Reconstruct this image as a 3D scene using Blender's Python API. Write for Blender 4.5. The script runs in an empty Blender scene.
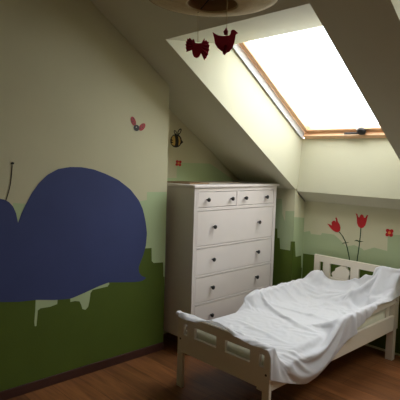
import bpy, bmesh, math, random
from mathutils.geometry import tessellate_polygon
from mathutils import Vector, Matrix, noise
SC = bpy.context.scene
COL = SC.collection
PI = math.pi

# ------------------------------------------------------------------ camera
CAM = Vector((2.858, -2.39, 1.499)); F = 481.0
YAW, PITCH, ROLL = 0.805, -0.081, 0.031
cy_, sy_, cp_, sp_ = math.cos(YAW), math.sin(YAW), math.cos(PITCH), math.sin(PITCH)
fw = Vector((-sy_*cp_, cy_*cp_, sp_)); r0 = Vector((cy_, sy_, 0)); u0 = r0.cross(fw)
rt = math.cos(ROLL)*r0 + math.sin(ROLL)*u0
up = -math.sin(ROLL)*r0 + math.cos(ROLL)*u0
cd = bpy.data.cameras.new('camera'); cam = bpy.data.objects.new('camera', cd); COL.objects.link(cam)
m3 = Matrix((rt, up, -fw)).transposed()
cam.matrix_world = Matrix.Translation(CAM) @ m3.to_4x4()
cd.sensor_width = 36; cd.lens = 36*F/400; cd.clip_start = .05
SC.camera = cam
def ray(u, v): return fw*F + rt*(u-200) - up*(v-200)
def onX(u, v, X): d = ray(u, v); return CAM + d*((X-CAM.x)/d.x)
def onY(u, v, Y): d = ray(u, v); return CAM + d*((Y-CAM.y)/d.y)
def onZ(u, v, Z): d = ray(u, v); return CAM + d*((Z-CAM.z)/d.z)

# ------------------------------------------------------------------ room numbers (metres)
ZS, K = 2.063, .66
def S(y): return ZS - K*y                     # sloping ceiling height at depth y
DA = .254                                     # alcove depth
Y1, Y2 = 1.199, 1.358                         # knee wall, niche wall
W0, W1 = .352, 1.457                          # skylight bay
V0, V1 = 1.835, 2.94                          # second skylight bay
TY, TZ = -.338, S(-.338)                      # top edge of the shafts
WBY, WBZ, WTY, WTZ = 1.272, 1.73, .303, 2.37  # window plane bottom / top
SFY = 1.223                                   # bottom of shaft front face
XR, YB, ZC = 4.5, -4.0, 2.80
YC = (ZS-ZC)/K

# ------------------------------------------------------------------ materials
def lin(c):
    return tuple(((x/255)/12.92 if x/255 <= .04045 else (((x/255)+.055)/1.055)**2.4) for x in c)
def mat(name, rgb, rough=.6, spec=.5, noise_amt=0, scale=8, bump=0, bscale=60, metallic=0, sheen=0):
    m = bpy.data.materials.new(name); m.use_nodes = True
    nt = m.node_tree; b = nt.nodes['Principled BSDF']
    c = lin(rgb)
    b.inputs['Base Color'].default_value = (*c, 1)
    b.inputs['Roughness'].default_value = rough
    b.inputs['Specular IOR Level'].default_value = spec
    b.inputs['Metallic'].default_value = metallic
    tc = nt.nodes.new('ShaderNodeTexCoord')
    if noise_amt:
        n = nt.nodes.new('ShaderNodeTexNoise'); n.inputs['Scale'].default_value = scale; n.inputs['Detail'].default_value = 5
        nt.links.new(tc.outputs['Object'], n.inputs['Vector'])
        r = nt.nodes.new('ShaderNodeMapRange'); r.inputs['From Min'].default_value = .25; r.inputs['From Max'].default_value = .75
        r.inputs['To Min'].default_value = 1-noise_amt; r.inputs['To Max'].default_value = 1+noise_amt
        nt.links.new(n.outputs['Fac'], r.inputs['Value'])
        mx = nt.nodes.new('ShaderNodeVectorMath'); mx.operation = 'SCALE'; mx.inputs[0].default_value = c
        nt.links.new(r.outputs['Result'], mx.inputs['Scale']); nt.links.new(mx.outputs['Vector'], b.inputs['Base Color'])
    if bump:
        n2 = nt.nodes.new('ShaderNodeTexNoise'); n2.inputs['Scale'].default_value = bscale; n2.inputs['Detail'].default_value = 4
        nt.links.new(tc.outputs['Object'], n2.inputs['Vector'])
        bp = nt.nodes.new('ShaderNodeBump'); bp.inputs['Strength'].default_value = bump; bp.inputs['Distance'].default_value = .004
        nt.links.new(n2.outputs['Fac'], bp.inputs['Height']); nt.links.new(bp.outputs['Normal'], b.inputs['Normal'])
    return m
M = {}
M['cream'] = mat('cream_paint', (208, 204, 172), .75, .3, .03, 3, .15, 90)
M['ceil'] = mat('ceiling_paint', (204, 201, 175), .8, .3, .02, 3, .12, 90)
M['pale'] = mat('pale_green_paint', (176, 190, 150), .75, .3, .03, 3, .15, 90)
M['pale2'] = mat('pale_green_paint_light', (186, 204, 160), .75, .3, .03, 3, .15, 90)
M['green'] = mat('leaf_green_paint', (86, 104, 36), .7, .3, .05, 4, .15, 90)
M['navy'] = mat('navy_paint', (66, 76, 124), .7, .3, .05, 4, .12, 90)
M['white'] = mat('white_lacquer', (231, 222, 217), .35, .5, .02, 5)
M['bed'] = mat('bed_lacquer', (226, 216, 198), .4, .5, .02, 5)
M['knob'] = mat('dark_knob', (28, 26, 26), .3, .6, .05, 30)
M['sheet'] = mat('white_cotton', (243, 243, 248), .9, .2, .02, 6, .25, 500)
_b = M['sheet'].node_tree
_tc = _b.nodes.new('ShaderNodeTexCoord'); _w1 = _b.nodes.new('ShaderNodeTexNoise'); _w1.inputs['Scale'].default_value = 7; _w1.inputs['Detail'].default_value = 3; _w1.inputs['Distortion'].default_value = 1.4
_w1.noise_type = 'RIDGED_MULTIFRACTAL'; _w1.inputs['Roughness'].default_value = .45
_b.links.new(_tc.outputs['Object'], _w1.inputs['Vector'])
_bp = _b.nodes.new('ShaderNodeBump'); _bp.inputs['Strength'].default_value = .5; _bp.inputs['Distance'].default_value = .006
_b.links.new(_w1.outputs['Fac'], _bp.inputs['Height']); _b.links.new(_bp.outputs['Normal'], _b.nodes['Principled BSDF'].inputs['Normal'])
_tl = _b.nodes.new('ShaderNodeBsdfTranslucent'); _tl.inputs['Color'].default_value = (.97, .97, .95, 1)
_mx = _b.nodes.new('ShaderNodeMixShader'); _mx.inputs['Fac'].default_value = .38
_b.links.new(_b.nodes['Principled BSDF'].outputs[0], _mx.inputs[1]); _b.links.new(_tl.outputs[0], _mx.inputs[2]); _b.links.new(_mx.outputs[0], _b.nodes['Material Output'].inputs['Surface'])
M['mattress'] = mat('mattress_cotton', (240, 238, 216), .9, .2, .03, 12, .3, 300)
M['skirt'] = mat('dark_baseboard', (70, 40, 32), .45, .5, .12, 14)
M['red'] = mat('red_vinyl', (196, 34, 38), .5, .4, .05, 20)
M['redbug'] = mat('ladybird_red', (160, 30, 36), .5, .4, .05, 20)
M['black'] = mat('black_vinyl', (26, 24, 20), .5, .4, .05, 20)
M['yellow'] = mat('bee_yellow', (205, 170, 90), .5, .4, .05, 20)
M['stem'] = mat('stem_green', (50, 74, 46), .5, .4, .05, 20)
M['centre'] = mat('flower_centre', (230, 150, 70), .5, .4, .05, 20)
M['bird'] = mat('dark_red_felt', (186, 50, 80), .85, .2, .12, 40, .3, 200)
M['string'] = mat('mobile_string', (190, 176, 130), .8, .2, .05, 60)
M['wire'] = mat('dark_wire', (40, 34, 26), .5, .4, .05, 60)
M['shade'] = mat('woven_shade', (202, 188, 142), .8, .2, .12, 22, .3, 120)
M['bulb'] = mat('bulb_glass', (220, 214, 200), .2, .5, .02, 10)
M['alu'] = mat('white_guide_rail', (225, 230, 236), .25, .6, .02, 10)
M['handle'] = mat('black_handle', (34, 30, 28), .35, .5, .05, 40)
M['silver'] = mat('handle_metal', (190, 186, 180), .3, .6, .02, 40, metallic=.8)
M['paper'] = mat('pale_paper', (226, 212, 196), .8, .2, .04, 20)
M['brownpaper'] = mat('brown_cover', (150, 122, 88), .7, .3, .08, 20)
M['bolt'] = mat('bolt_cap', (70, 56, 48), .5, .5, .05, 40)
M['dark'] = mat('drawer_gap', (60, 54, 48), .8, .2, .05, 20)

def wood(name, c1, c2, rough, plank=None, axis='Y', coat=0):
    m = bpy.data.materials.new(name); m.use_nodes = True
    nt = m.node_tree; N = nt.nodes; L = nt.links; b = N['Principled BSDF']
    tc = N.new('ShaderNodeTexCoord'); mp = N.new('ShaderNodeMapping'); L.new(tc.outputs['Object'], mp.inputs['Vector'])
    mp.inputs['Scale'].default_value = {'Y': (14, 1.2, 14), 'X': (1.2, 14, 14)}[axis]
    n = N.new('ShaderNodeTexNoise'); n.inputs['Scale'].default_value = 2.2; n.inputs['Detail'].default_value = 7; n.inputs['Distortion'].default_value = .6
    L.new(mp.outputs['Vector'], n.inputs['Vector'])
    cr = N.new('ShaderNodeValToRGB'); cr.color_ramp.elements[0].position = .3; cr.color_ramp.elements[1].position = .72
    cr.color_ramp.elements[0].color = (*lin(c1), 1); cr.color_ramp.elements[1].color = (*lin(c2), 1)
    L.new(n.outputs['Fac'], cr.inputs['Fac']); out = cr.outputs['Color']
    if plank:
        br = N.new('ShaderNodeTexBrick'); br.inputs['Scale'].default_value = 1
        br.inputs['Brick Width'].default_value = plank[0]; br.inputs['Row Height'].default_value = plank[1]; br.inputs['Mortar Size'].default_value = .0015
        br.inputs['Color1'].default_value = (.72, .72, .72, 1); br.inputs['Color2'].default_value = (1.2, 1.2, 1.2, 1); br.inputs['Mortar'].default_value = (.35, .3, .3, 1)
        br.inputs['Bias'].default_value = 0; br.offset = .37
        m2 = N.new('ShaderNodeMapping'); L.new(tc.outputs['Object'], m2.inputs['Vector'])
        if axis == 'Y': m2.inputs['Rotation'].default_value = (0, 0, PI/2)
        L.new(m2.outputs['Vector'], br.inputs['Vector'])
        mx = N.new('ShaderNodeMix'); mx.data_type = 'RGBA'; mx.blend_type = 'MULTIPLY'; mx.inputs['Factor'].default_value = 1
        L.new(out, mx.inputs['A']); L.new(br.outputs['Color'], mx.inputs['B']); out = mx.outputs['Result']
    L.new(out, b.inputs['Base Color']); b.inputs['Roughness'].default_value = rough
    b.inputs['Coat Weight'].default_value = coat
    return m
M['floor'] = wood('laminate_floor', (112, 68, 38), (152, 98, 56), .42, (1.25, .19), 'X')
M['pine'] = wood('pine', (214, 164, 122), (236, 194, 152), .35, None, 'Y', .3)
M['pineX'] = wood('pine_cross', (214, 164, 122), (236, 194, 152), .35, None, 'X', .3)

def glass_mat():
    m = bpy.data.materials.new('window_glass'); m.use_nodes = True
    nt = m.node_tree; N = nt.nodes; L = nt.links
    for n in list(N): N.remove(n)
    o = N.new('ShaderNodeOutputMaterial'); mx = N.new('ShaderNodeMixShader'); tr = N.new('ShaderNodeBsdfTransparent'); gl = N.new('ShaderNodeBsdfGlossy')
    gl.inputs['Roughness'].default_value = .02; tr.inputs['Color'].default_value = (.95, .97, .97, 1)
    mx.inputs['Fac'].default_value = .05
    L.new(tr.outputs['BSDF'], mx.inputs[1]); L.new(gl.outputs['BSDF'], mx.inputs[2]); L.new(mx.outputs['Shader'], o.inputs['Surface'])
    return m
M['glass'] = glass_mat()

# ------------------------------------------------------------------ builders
def link(name, me, mats, parent=None, smooth=False):
    o = bpy.data.objects.new(name, me); COL.objects.link(o)
    for m in (mats if isinstance(mats, (list, tuple)) else [mats]): me.materials.append(m)
    if parent: o.parent = parent
    if smooth:
        for p in me.polygons: p.use_smooth = True
    return o
def obj(name, bm, mats, parent=None, smooth=False, bevel=0):
    me = bpy.data.meshes.new(name)
    bmesh.ops.recalc_face_normals(bm, faces=bm.faces) if bm.faces and not getattr(bm, '_keep', False) else None
    bm.to_mesh(me); bm.free()
    o = link(name, me, mats, parent, smooth)
    if bevel:
        b = o.modifiers.new('bevel', 'BEVEL'); b.width = bevel; b.segments = 2; b.limit_method = 'ANGLE'; b.angle_limit = .6
    return o
def bm_new(): return bmesh.new()
def box(bm, x0, y0, z0, x1, y1, z1, mi=0):
    v = [bm.verts.new((x, y, z)) for x in (x0, x1) for y in (y0, y1) for z in (z0, z1)]
    for q in ((0,1,3,2),(4,6,7,5),(0,4,5,1),(2,3,7,6),(0,2,6,4),(1,5,7,3)):
        f = bm.faces.new([v[i] for i in q]); f.material_index = mi
def quad(bm, pts, mi=0):
    f = bm.faces.new([bm.verts.new(p) for p in pts]); f.material_index = mi; return f
def prism(bm, pts, dvec, mi=0):
    """closed solid: polygon pts (3d) pushed along dvec"""
    d = Vector(dvec); a = [bm.verts.new(p) for p in pts]; b = [bm.verts.new(Vector(p)+d) for p in pts]
    f1 = bm.faces.new(a); f2 = bm.faces.new(b[::-1]); fs = [f1, f2]
    n = len(a)
    for i in range(n): fs.append(bm.faces.new((a[i], b[i], b[(i+1) % n], a[(i+1) % n])))
    if n > 4:
        tr = tessellate_polygon([[Vector(p) for p in pts]])
        bm.faces.remove(f1); bm.faces.remove(f2); fs = fs[2:]
        for x, y, z in tr:
            fs.append(bm.faces.new((a[x], a[y], a[z]))); fs.append(bm.faces.new((b[x], b[z], b[y])))
    for f in fs: f.material_index = mi
def tube(bm, pts, r, n=8, mi=0, r_end=None):
    pts = [Vector(p) for p in pts]; rings = []
    for i, p in enumerate(pts):
        t = (pts[min(i+1, len(pts)-1)]-pts[max(i-1, 0)]).normalized()
        a = t.orthogonal().normalized() if i == 0 else (prev - t*prev.dot(t)).normalized()
        prev = a; b = t.cross(a)
        rr = r if r_end is None else r+(r_end-r)*i/(len(pts)-1)
        rings.append([bm.verts.new(p+rr*(math.cos(2*PI*k/n)*a+math.sin(2*PI*k/n)*b)) for k in range(n)])
    for i in range(len(rings)-1):
        for k in range(n):
            f = bm.faces.new((rings[i][k], rings[i][(k+1) % n], rings[i+1][(k+1) % n], rings[i+1][k])); f.material_index = mi
    for rg in (rings[0][::-1], rings[-1]): bm.faces.new(rg).material_index = mi
def lathe(bm, prof, c, axis='Z', n=24, mi=0, cap=True):
    """prof: list of (radius, height) about an axis through c"""
    c = Vector(c)
    def P(r, h, a):
        ca, sa = r*math.cos(a), r*math.sin(a)
        return c + (Vector((ca, sa, h)) if axis == 'Z' else Vector((h, ca, sa)))
    rings = [[bm.verts.new(P(r, h, 2*PI*k/n)) for k in range(n)] for r, h in prof]
    for i in range(len(rings)-1):
        for k in range(n):
            f = bm.faces.new((rings[i][k], rings[i][(k+1) % n], rings[i+1][(k+1) % n], rings[i+1][k])); f.material_index = mi
    if cap:
        for rg in (rings[0], rings[-1]): bm.faces.new(rg).material_index = mi
def thing(name, label, cat, loc=(0, 0, 0), rz=0, group=None):
    o = bpy.data.objects.new(name, None); COL.objects.link(o); o.location = loc; o.rotation_euler = (0, 0, rz)
    o.empty_display_size = .05
    return tag(o, label, cat, group)
def tag(o, label, cat, group=None):
    o['label'] = label; o['category'] = cat
    if group: o['group'] = group
    return o
def struct(o): o['kind'] = 'structure'; return o
def arc(cx, cy, rx, ry, a0, a1, n):
    return [(cx+rx*math.cos(a0+(a1-a0)*i/n), cy+ry*math.sin(a0+(a1-a0)*i/n)) for i in range(n+1)]
def smooth_loop(pts, it=2):
    for _ in range(it):
        q = []
        for i in range(len(pts)):
            a, b = pts[i], pts[(i+1) % len(pts)]
            q += [(a[0]*.75+b[0]*.25, a[1]*.75+b[1]*.25), (a[0]*.25+b[0]*.75, a[1]*.25+b[1]*.75)]
        pts = q
    return pts

# ================================================================== ROOM SHELL
bm = bm_new(); box(bm, -DA-.1, YB-.1, -.1, XR+.1, Y2+.1, 0); struct(obj('floor', bm, M['floor']))

# left wall: bare wall plus thin coats of paint (the painted hedge) in the same mesh
bm = bm_new()
prism(bm, [(0, YB, 0), (0, 0, 0), (0, 0, S(0)+.3), (0, YC, ZC+.3), (0, YB, ZC+.3)], (-DA-.02, 0, 0), 0)
T = .0008
def coatX(pts, X, t, mi): prism(bm, [(X, p[0], p[1]) for p in pts], (t, 0, 0), mi)
def wy(u, v, X=0.0): p = onX(u, v, X); return (p.y, p.z)
zp = wy(155, 193)[1]
# pale green coat, skyline broken in steps
ys = wy(18, 204)[0]
coatX([(YB, .02), (-.0005, .02), (-.0005, wy(165, 192)[1]), (wy(147, 192)[0], wy(147, 192)[1]), (wy(147, 192)[0], wy(147, 200)[1]), (-.9, wy(60, 215)[1]),
       (wy(30, 204)[0], wy(30, 204)[1]), (wy(13, 203)[0], wy(13, 203)[1]), (wy(13, 210)[0], wy(13, 212)[1]), (YB, wy(0, 215)[1])], 0, T, 1)
# leaf green coat with drips and battlements
g = [wy(*p) for p in [(165.9, 276.5), (163.3, 276.5), (163.0, 262.3), (153.6, 263), (151.6, 261), (151.4, 248), (146, 248.3), (140, 250), (120, 255),
                      (105, 282), (109, 282.5), (109.3, 284), (107.5, 286.5), (101, 288), (92.5, 290), (90.5, 293), (89.5, 301), (88.3, 306.5), (85.5, 309.8), (82.3, 309), (81, 304.5), (79.3, 301.3), (75, 301), (70.3, 302), (70, 297), (60, 298),
                      (57.6, 299), (57.2, 304), (50, 306.8), (40.5, 308.3), (37.8, 310.5), (37.2, 318), (36.4, 326), (34.6, 326.3), (34.2, 322), (35.2, 310), (35.6, 298), (20, 298), (0, 298)]]
g[0] = (-.0005, g[0][1])
coatX(g + [(YB, g[-1][1]), (YB, .05), (-.0005, .05)], 0, 2*T, 2)
struct(obj('wall_left', bm, [M['cream'], M['pale2'], M['green']]))

# alcove gable wall behind the dresser
bm = bm_new()
prism(bm, [(-DA, -.05, 0), (-DA, Y1+.2, 0), (-DA, Y1+.2, S(Y1)+.3), (-DA, -.05, S(0)+.35)], (-.08, 0, 0), 0)
pt = [wy(*p, -DA) for p in [(178, 167), (178, 163.5), (206, 165)]]
coatX([(.001, .02), (Y1-.001, .02), (Y1-.001, S(Y1)-.02), (wy(210, 165, -DA)[0], wy(206, 163.5, -DA)[1]), (wy(177, 163, -DA)[0], wy(177, 162.5, -DA)[1]), (wy(177, 163, -DA)[0], wy(177, 178, -DA)[1]), (.001, wy(177, 178, -DA)[1])], -DA, T, 1)
struct(obj('wall_alcove', bm, [M['cream'], M['pale2']]))

# knee walls and niches: front faces with paint
bm = bm_new()
def coatY(pts, Y, t, mi): prism(bm, [(p[0], Y, p[1]) for p in pts], (0, -t, 0), mi)
def wx(u, v, Y): p = onY(u, v, Y); return (p.x, p.z)
zk = S(Y1)+.004
for a, b_ in ((-DA-.05, W0), (W1, V0), (V1, XR)):
    box(bm, a, Y1, 0, b_, Y2+.1, zk, 0)
for a, b_ in ((W0, W1), (V0, V1)):
    box(bm, a, Y2, 0, b_, Y2+.1, S(Y2)+.02, 0)
# paint on the knee wall left of the niche
coatY([(-DA+.001, .02), (W0, .02), (W0, wx(294, 211, Y1)[1]), (wx(285.5, 211, Y1)[0], wx(285.5, 211, Y1)[1]), (wx(285.5, 211, Y1)[0], wx(285.5, 222, Y1)[1]-.0), (wx(282, 222, Y1)[0], wx(282, 214, Y1)[1]), (wx(282, 199, Y1)[0], wx(282, 199, Y1)[1]), (-DA+.001, wx(275, 199, Y1)[1])], Y1, T, 1)
coatY([(-DA+.001, .02), (W0+2*T, .02), (W0+2*T, wx(294, 241.5, Y1)[1]), (wx(290.8, 241.5, Y1)[0], wx(290.8, 241.5, Y1)[1]), (wx(290.3, 250.5, Y1)[0], wx(290.3, 250.5, Y1)[1]),
       (wx(280.2, 248.6, Y1)[0], wx(280.2, 248.8, Y1)[1]), (wx(279.7, 238, Y1)[0], wx(279.7, 238, Y1)[1]), (wx(277.6, 238, Y1)[0], wx(277.6, 238, Y1)[1]), (wx(277.3, 228.5, Y1)[0], wx(277.3, 228.5, Y1)[1]), (-DA+.001, wx(270, 228.5, Y1)[1])], Y1, 2*T, 2)
# niche side (faces the room's right)
def coatRev(pts, t, mi): prism(bm, [(W0, p[0], p[1]) for p in pts], (t, 0, 0), mi)
coatRev([(Y1, .02), (Y2, .02), (Y2, wy(302.5, 218, W0)[1]), (Y1, wy(294.5, 217, W0)[1])], T, 1)
coatRev([(Y1-2*T, .02), (Y2, .02), (Y2, wy(302, 268, W0)[1]), (wy(301, 268, W0)[0], wy(301, 267, W0)[1]), (wy(301, 256, W0)[0], wy(301, 255.5, W0)[1]), (wy(295.6, 256, W0)[0], wy(295.6, 256.8, W0)[1]), (wy(294.6, 246, W0)[0], wy(294.6, 241.5, W0)[1]), (Y1-2*T, wx(294, 241.5, Y1)[1])], 2*T, 2)
# niche back wall behind the bed
nb = [wx(*p, Y2) for p in [(303, 232), (310, 231), (311, 234), (321, 235), (322, 233), (334, 234.5), (340, 240), (346, 246.5), (354, 245), (362, 248.5), (364, 250.5), (374, 247.5), (387.3, 251), (387.8, 235), (400, 235), (416, 237)]]
nb[-1] = (W1, nb[-1][1]); nb[0] = (W0, nb[0][1])
coatY([(W0, .02)] + nb + [(W1, .02)], Y2, T, 1)
coatY([(wx(303.2, 260, Y2)[0], .02), (wx(303.2, 254, Y2)[0], wx(303.2, 253.5, Y2)[1]), (wx(315, 255, Y2)[0], wx(315, 255, Y2)[1]), (wx(321, 256, Y2)[0], wx(321, 262, Y2)[1]),
       (wx(328, 257, Y2)[0], wx(328, 260, Y2)[1]), (wx(328.5, 257, Y2)[0], wx(328.5, 256.5, Y2)[1]), (wx(335.5, 258, Y2)[0], wx(335.5, 257.6, Y2)[1]), (wx(336, 262, Y2)[0], wx(336, 264, Y2)[1]), (W1-.001, wx(400, 275, Y2)[1]-.02), (W1-.001, .02)], Y2, 2*T, 2)
struct(obj('wall_back', bm, [M['cream'], M['pale'], M['green']]))

bm = bm_new()
box(bm, XR, YB-.1, 0, XR+.1, Y2+.1, ZC+.1)
struct(obj('wall_right', bm, M['cream']))
bm = bm_new()
box(bm, -.3, YB-.1, 0, XR, YB, ZC+.1)
struct(obj('wall_front', bm, M['cream']))

# ceiling: flat part, slope, and the two skylight shafts
bm = bm_new()
A_ = -DA-.05
def sl(y): return S(y)
quad(bm, [(A_, YB, ZC), (XR, YB, ZC), (XR, YC, ZC), (A_, YC, ZC)])
quad(bm, [(A_, YC, ZC), (XR, YC, ZC), (XR, TY, TZ), (A_, TY, TZ)])
for a, b_ in ((A_, W0), (W1, V0), (V1, XR)):
    quad(bm, [(a, TY, TZ), (b_, TY, TZ), (b_, Y1, S(Y1)), (a, Y1, S(Y1))])
for a, b_ in ((W0, W1), (V0, V1)):
    quad(bm, [(a, TY, TZ), (b_, TY, TZ), (b_, WTY, WTZ), (a, WTY, WTZ)])                  # shaft top
    quad(bm, [(a, WBY, WBZ), (b_, WBY, WBZ), (b_, SFY, S(SFY)), (a, SFY, S(SFY))])        # shaft bottom face
    quad(bm, [(a, SFY, S(SFY)), (b_, SFY, S(SFY)), (b_, Y2, S(Y2)), (a, Y2, S(Y2))])      # strip of slope
    for x in (a, b_):
        quad(bm, [(x, TY, TZ), (x, WTY, WTZ), (x, WBY, WBZ), (x, SFY, S(SFY)), (x, Y1, S(Y1))])
        quad(bm, [(x, SFY, S(SFY)), (x, Y2, S(Y2)), (x, Y2, S(Y2)-.02), (x, Y1, S(Y1)-.0)])
struct(obj('ceiling', bm, M['ceil']))

# baseboards
def baseboard(name, pts, x0, y0, x1, y1):
    b = bm_new(); box(b, x0, y0, 0, x1, y1, .062); return struct(obj(name, b, M['skirt'], bevel=.004))
baseboard('baseboard_left', None, 2*T, YB, .014, -.001)
baseboard('baseboard_back', None, V1, Y1-.014, XR, Y1)
baseboard('baseboard_right', None, XR-.014, YB, XR, Y1-.014)
baseboard('baseboard_front', None, .014, YB, XR-.014, YB+.014)

# skylights
wn = Vector((0, (WTZ-WBZ), (WBY-WTY))).normalized()           # outward normal of the window plane
wd = Vector((0, WTY-WBY, WTZ-WBZ)); WL = wd.length + .11; wd.normalize()
def skylight(name, xa, xb, with_handle):
    root = bpy.data.objects.new(name, None); COL.objects.link(root); root.location = (xb, WBY, WBZ); struct(root)
    rot = Matrix((Vector((-1, 0, 0)), wd, wn)).transposed()
    root.rotation_euler = rot.to_euler(); root.empty_display_size = .05
    w = xb-xa
    # local: x across, y up the slope, z outward
    fo, so = .034, .045
    b = bm_new(); box(b, fo+.001, .0, -.012, w-fo-.001, .046, .07); box(b, fo+.001, WL-.04, -.012, w-fo-.001, WL, .07); obj('window_frame', b, M['pineX'], root, bevel=.003)
    b = bm_new(); box(b, 0, 0, -.012, .011, WL, .07); box(b, w-.011, 0, -.012, w, WL, .07); obj('window_lining', b, M['pine'], root, bevel=.002)
    for x in (.013, w-fo+.0):
        b = bm_new(); q = [(x, .02, -.022), (x+.004, .02, -.024), (x+.021, .02, .026), (x, .02, .026)]
        if x > .1: q = [(x+.020, .02, -.022), (x+.020, .02, .026), (x-.001, .02, .026), (x+.016, .02, -.024)]
        prism(b, q, (0, WL-.03, 0)); obj('guide_rail', b, M['alu'], root)
    b = bm_new()
    x0, x1, y0, y1 = fo+.004, w-fo-.004, .05, WL-.044
    box(b, x0, y0, .02, x0+so, y1, .075); box(b, x1-so, y0, .02, x1, y1, .075)
    sa = obj('sash', b, M['pine'], root, bevel=.008)
    b = bm_new(); box(b, x0+so, y0, .02, x1-so, y0+.035, .075); box(b, x0+so, y1-so, .02, x1-so, y1, .075)
    obj('sash_rail', b, M['pineX'], root, bevel=.006)
    b = bm_new(); box(b, x0+so-.006, y0+.03, .05, x1-so+.006, y1-so+.006, .054); obj('pane', b, M['glass'], root)
    if with_handle:
        hx = xb - onY(365, 131, WBY).x
        h = bm_new(); lathe(h, [(.030, 0), (.036, .008), (.035, .03), (.018, .038)], (0, 0, 0), 'Z', 20)
        ho = obj('handle', h, M['handle'], root, True); ho.location = (hx, .074, .022); ho.rotation_euler = (PI, 0, 0)
        h = bm_new(); tube(h, [(0, 0, .03), (.03, .0, .036), (.14, 0, .036)], .009, 8); l = obj('lever', h, M['handle'], ho, True)
        h = bm_new(); box(h, .02, -.01, .0, .045, .014, .009); obj('lock_plate', h, M['silver'], ho, bevel=.002)
    return root
skylight('window_1', W0, W1, True)
skylight('window_2', V0, V1, True)

# ================================================================== WALL MURAL AND STICKERS
def decalX(name, pts, X, t, m, parent=None):
    b = bm_new(); prism(b, [(X, p[0], p[1]) for p in pts], (t, 0, 0)); return obj(name, b, m, parent)
def decalY(name, pts, Y, t, m, parent=None):
    b = bm_new(); prism(b, [(p[0], Y, p[1]) for p in pts], (0, -t, 0)); return obj(name, b, m, parent)
def px_smooth(pts, keep=()):
    """corner cutting that keeps the listed sharp points"""
    out = []
    n = len(pts)
    for i, p in enumerate(pts):
        if i in keep: out.append(p); continue
        a, c = pts[i-1], pts[(i+1) % n]
        out += [(p[0]*.78+a[0]*.22, p[1]*.78+a[1]*.22), (p[0]*.94+(a[0]+c[0])*.03, p[1]*.94+(a[1]+c[1])*.03), (p[0]*.78+c[0]*.22, p[1]*.78+c[1]*.22)]
    return out
sn = [(-38, 262), (-40, 240), (-34, 222), (-22, 207), (-8, 200), (0, 198.8), (4, 199.6), (9, 202), (13, 206.5), (16, 213), (18, 223), (21.2, 214), (25.5, 205), (31.5, 193.5), (39, 183), (47.5, 174.8), (58, 169), (70, 167), (82, 167.2), (94, 169.5), (106, 174),
      (118.5, 180), (130.5, 189.5), (138.6, 200), (142.8, 209), (145.5, 221), (147, 233), (145.8, 246), (142.5, 257), (138.6, 267), (139, 272.5), (141.5, 275.8), (146.2, 277.8), (142.5, 280.6), (136, 282), (122, 282.2), (109, 282.3), (99, 286), (85, 292.6), (71, 298.6), (55, 300), (36, 299.8), (18, 301.8), (0, 302), (-20, 298), (-34, 284)]
pts = [wy(*p, 2*T) for p in px_smooth(sn, (10, 32))]
snail = decalX('painted_snail', pts, 2*T, .0008, M['navy'])
tag(snail, 'huge dark blue snail silhouette painted across the left wall', 'wall painting')
ant = bm_new()
ap = [(5.6, 201), (8.3, 193), (10.2, 185), (11.4, 176), (12.2, 165)]
AP = []
for i in range(len(ap)-1):
    for k in range(4):
        f = k/4; AP.append((ap[i][0]*(1-f)+ap[i+1][0]*f, ap[i][1]*(1-f)+ap[i+1][1]*f))
AP.append(ap[-1])
L_ = [wy(u-.45, v, 2*T) for u, v in AP]; R_ = [wy(u+.45, v, 2*T) for u, v in AP]
prism(ant, [(2*T, *p) for p in L_ + R_[::-1]], (.0006, 0, 0))
dot = [wy(*p, 2*T) for p in arc(12.4, 163.3, 1.8, 1.3, 0, 2*PI*15/16, 15)]
prism(ant, [(2*T, *p) for p in dot], (.0007, 0, 0))
obj('antenna', ant, M['black'], snail)

# flying ladybird sticker
def stick(x, y, rx, ry, ang, n=24, tip=0):
    q = []
    for i in range(n):
        a = 2*PI*i/n; px = rx*math.cos(a); py = ry*math.sin(a)*(1-tip*math.cos(a)*.5)
        q.append((x+px*math.cos(ang)-py*math.sin(ang), y+px*math.sin(ang)+py*math.cos(ang)))
    return q
t = thing('ladybird_sticker', 'small red ladybird sticker with open wings flying above the blue snail', 'wall sticker', (0, wy(136.3, 128)[0], wy(136.3, 128)[1]))
def child(o, root):
    o.parent = root; o.matrix_parent_inverse = Matrix.Translation(root.location).inverted(); return o
child(decalX('body', [wy(*p) for p in stick(136.4, 127.9, 2.8, 3.2, -.3)], 0, .002, M['black']), t)
for (x, y, rx, ry, a) in ((133.3, 121.2, 4.9, 2.3, 1.25), (142, 127, 4.3, 2.6, -.95)):
    w_ = child(decalX('wing', [wy(*p) for p in stick(x, y, rx, ry, a)], 0, .0015, M['redbug']), t)
    b = bm_new()
    for k in (-.5, .0, .5):
        cx, cy = x+k*rx*math.cos(a)+(.7 if k else -.7)*math.sin(a), y+k*rx*math.sin(a)-(.7 if k else -.7)*math.cos(a)
        prism(b, [(.0015, *wy(*p)) for p in stick(cx, cy, .55, .55, 0, 10)], (.0004, 0, 0))
    child(obj('spots', b, M['black']), t)
b = bm_new(); prism(b, [(0.002, *wy(*p)) for p in stick(136.2, 127.2, .7, .5, 0, 12)], (.0004, 0, 0)); child(obj('face', b, M['paper']), t)

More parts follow.
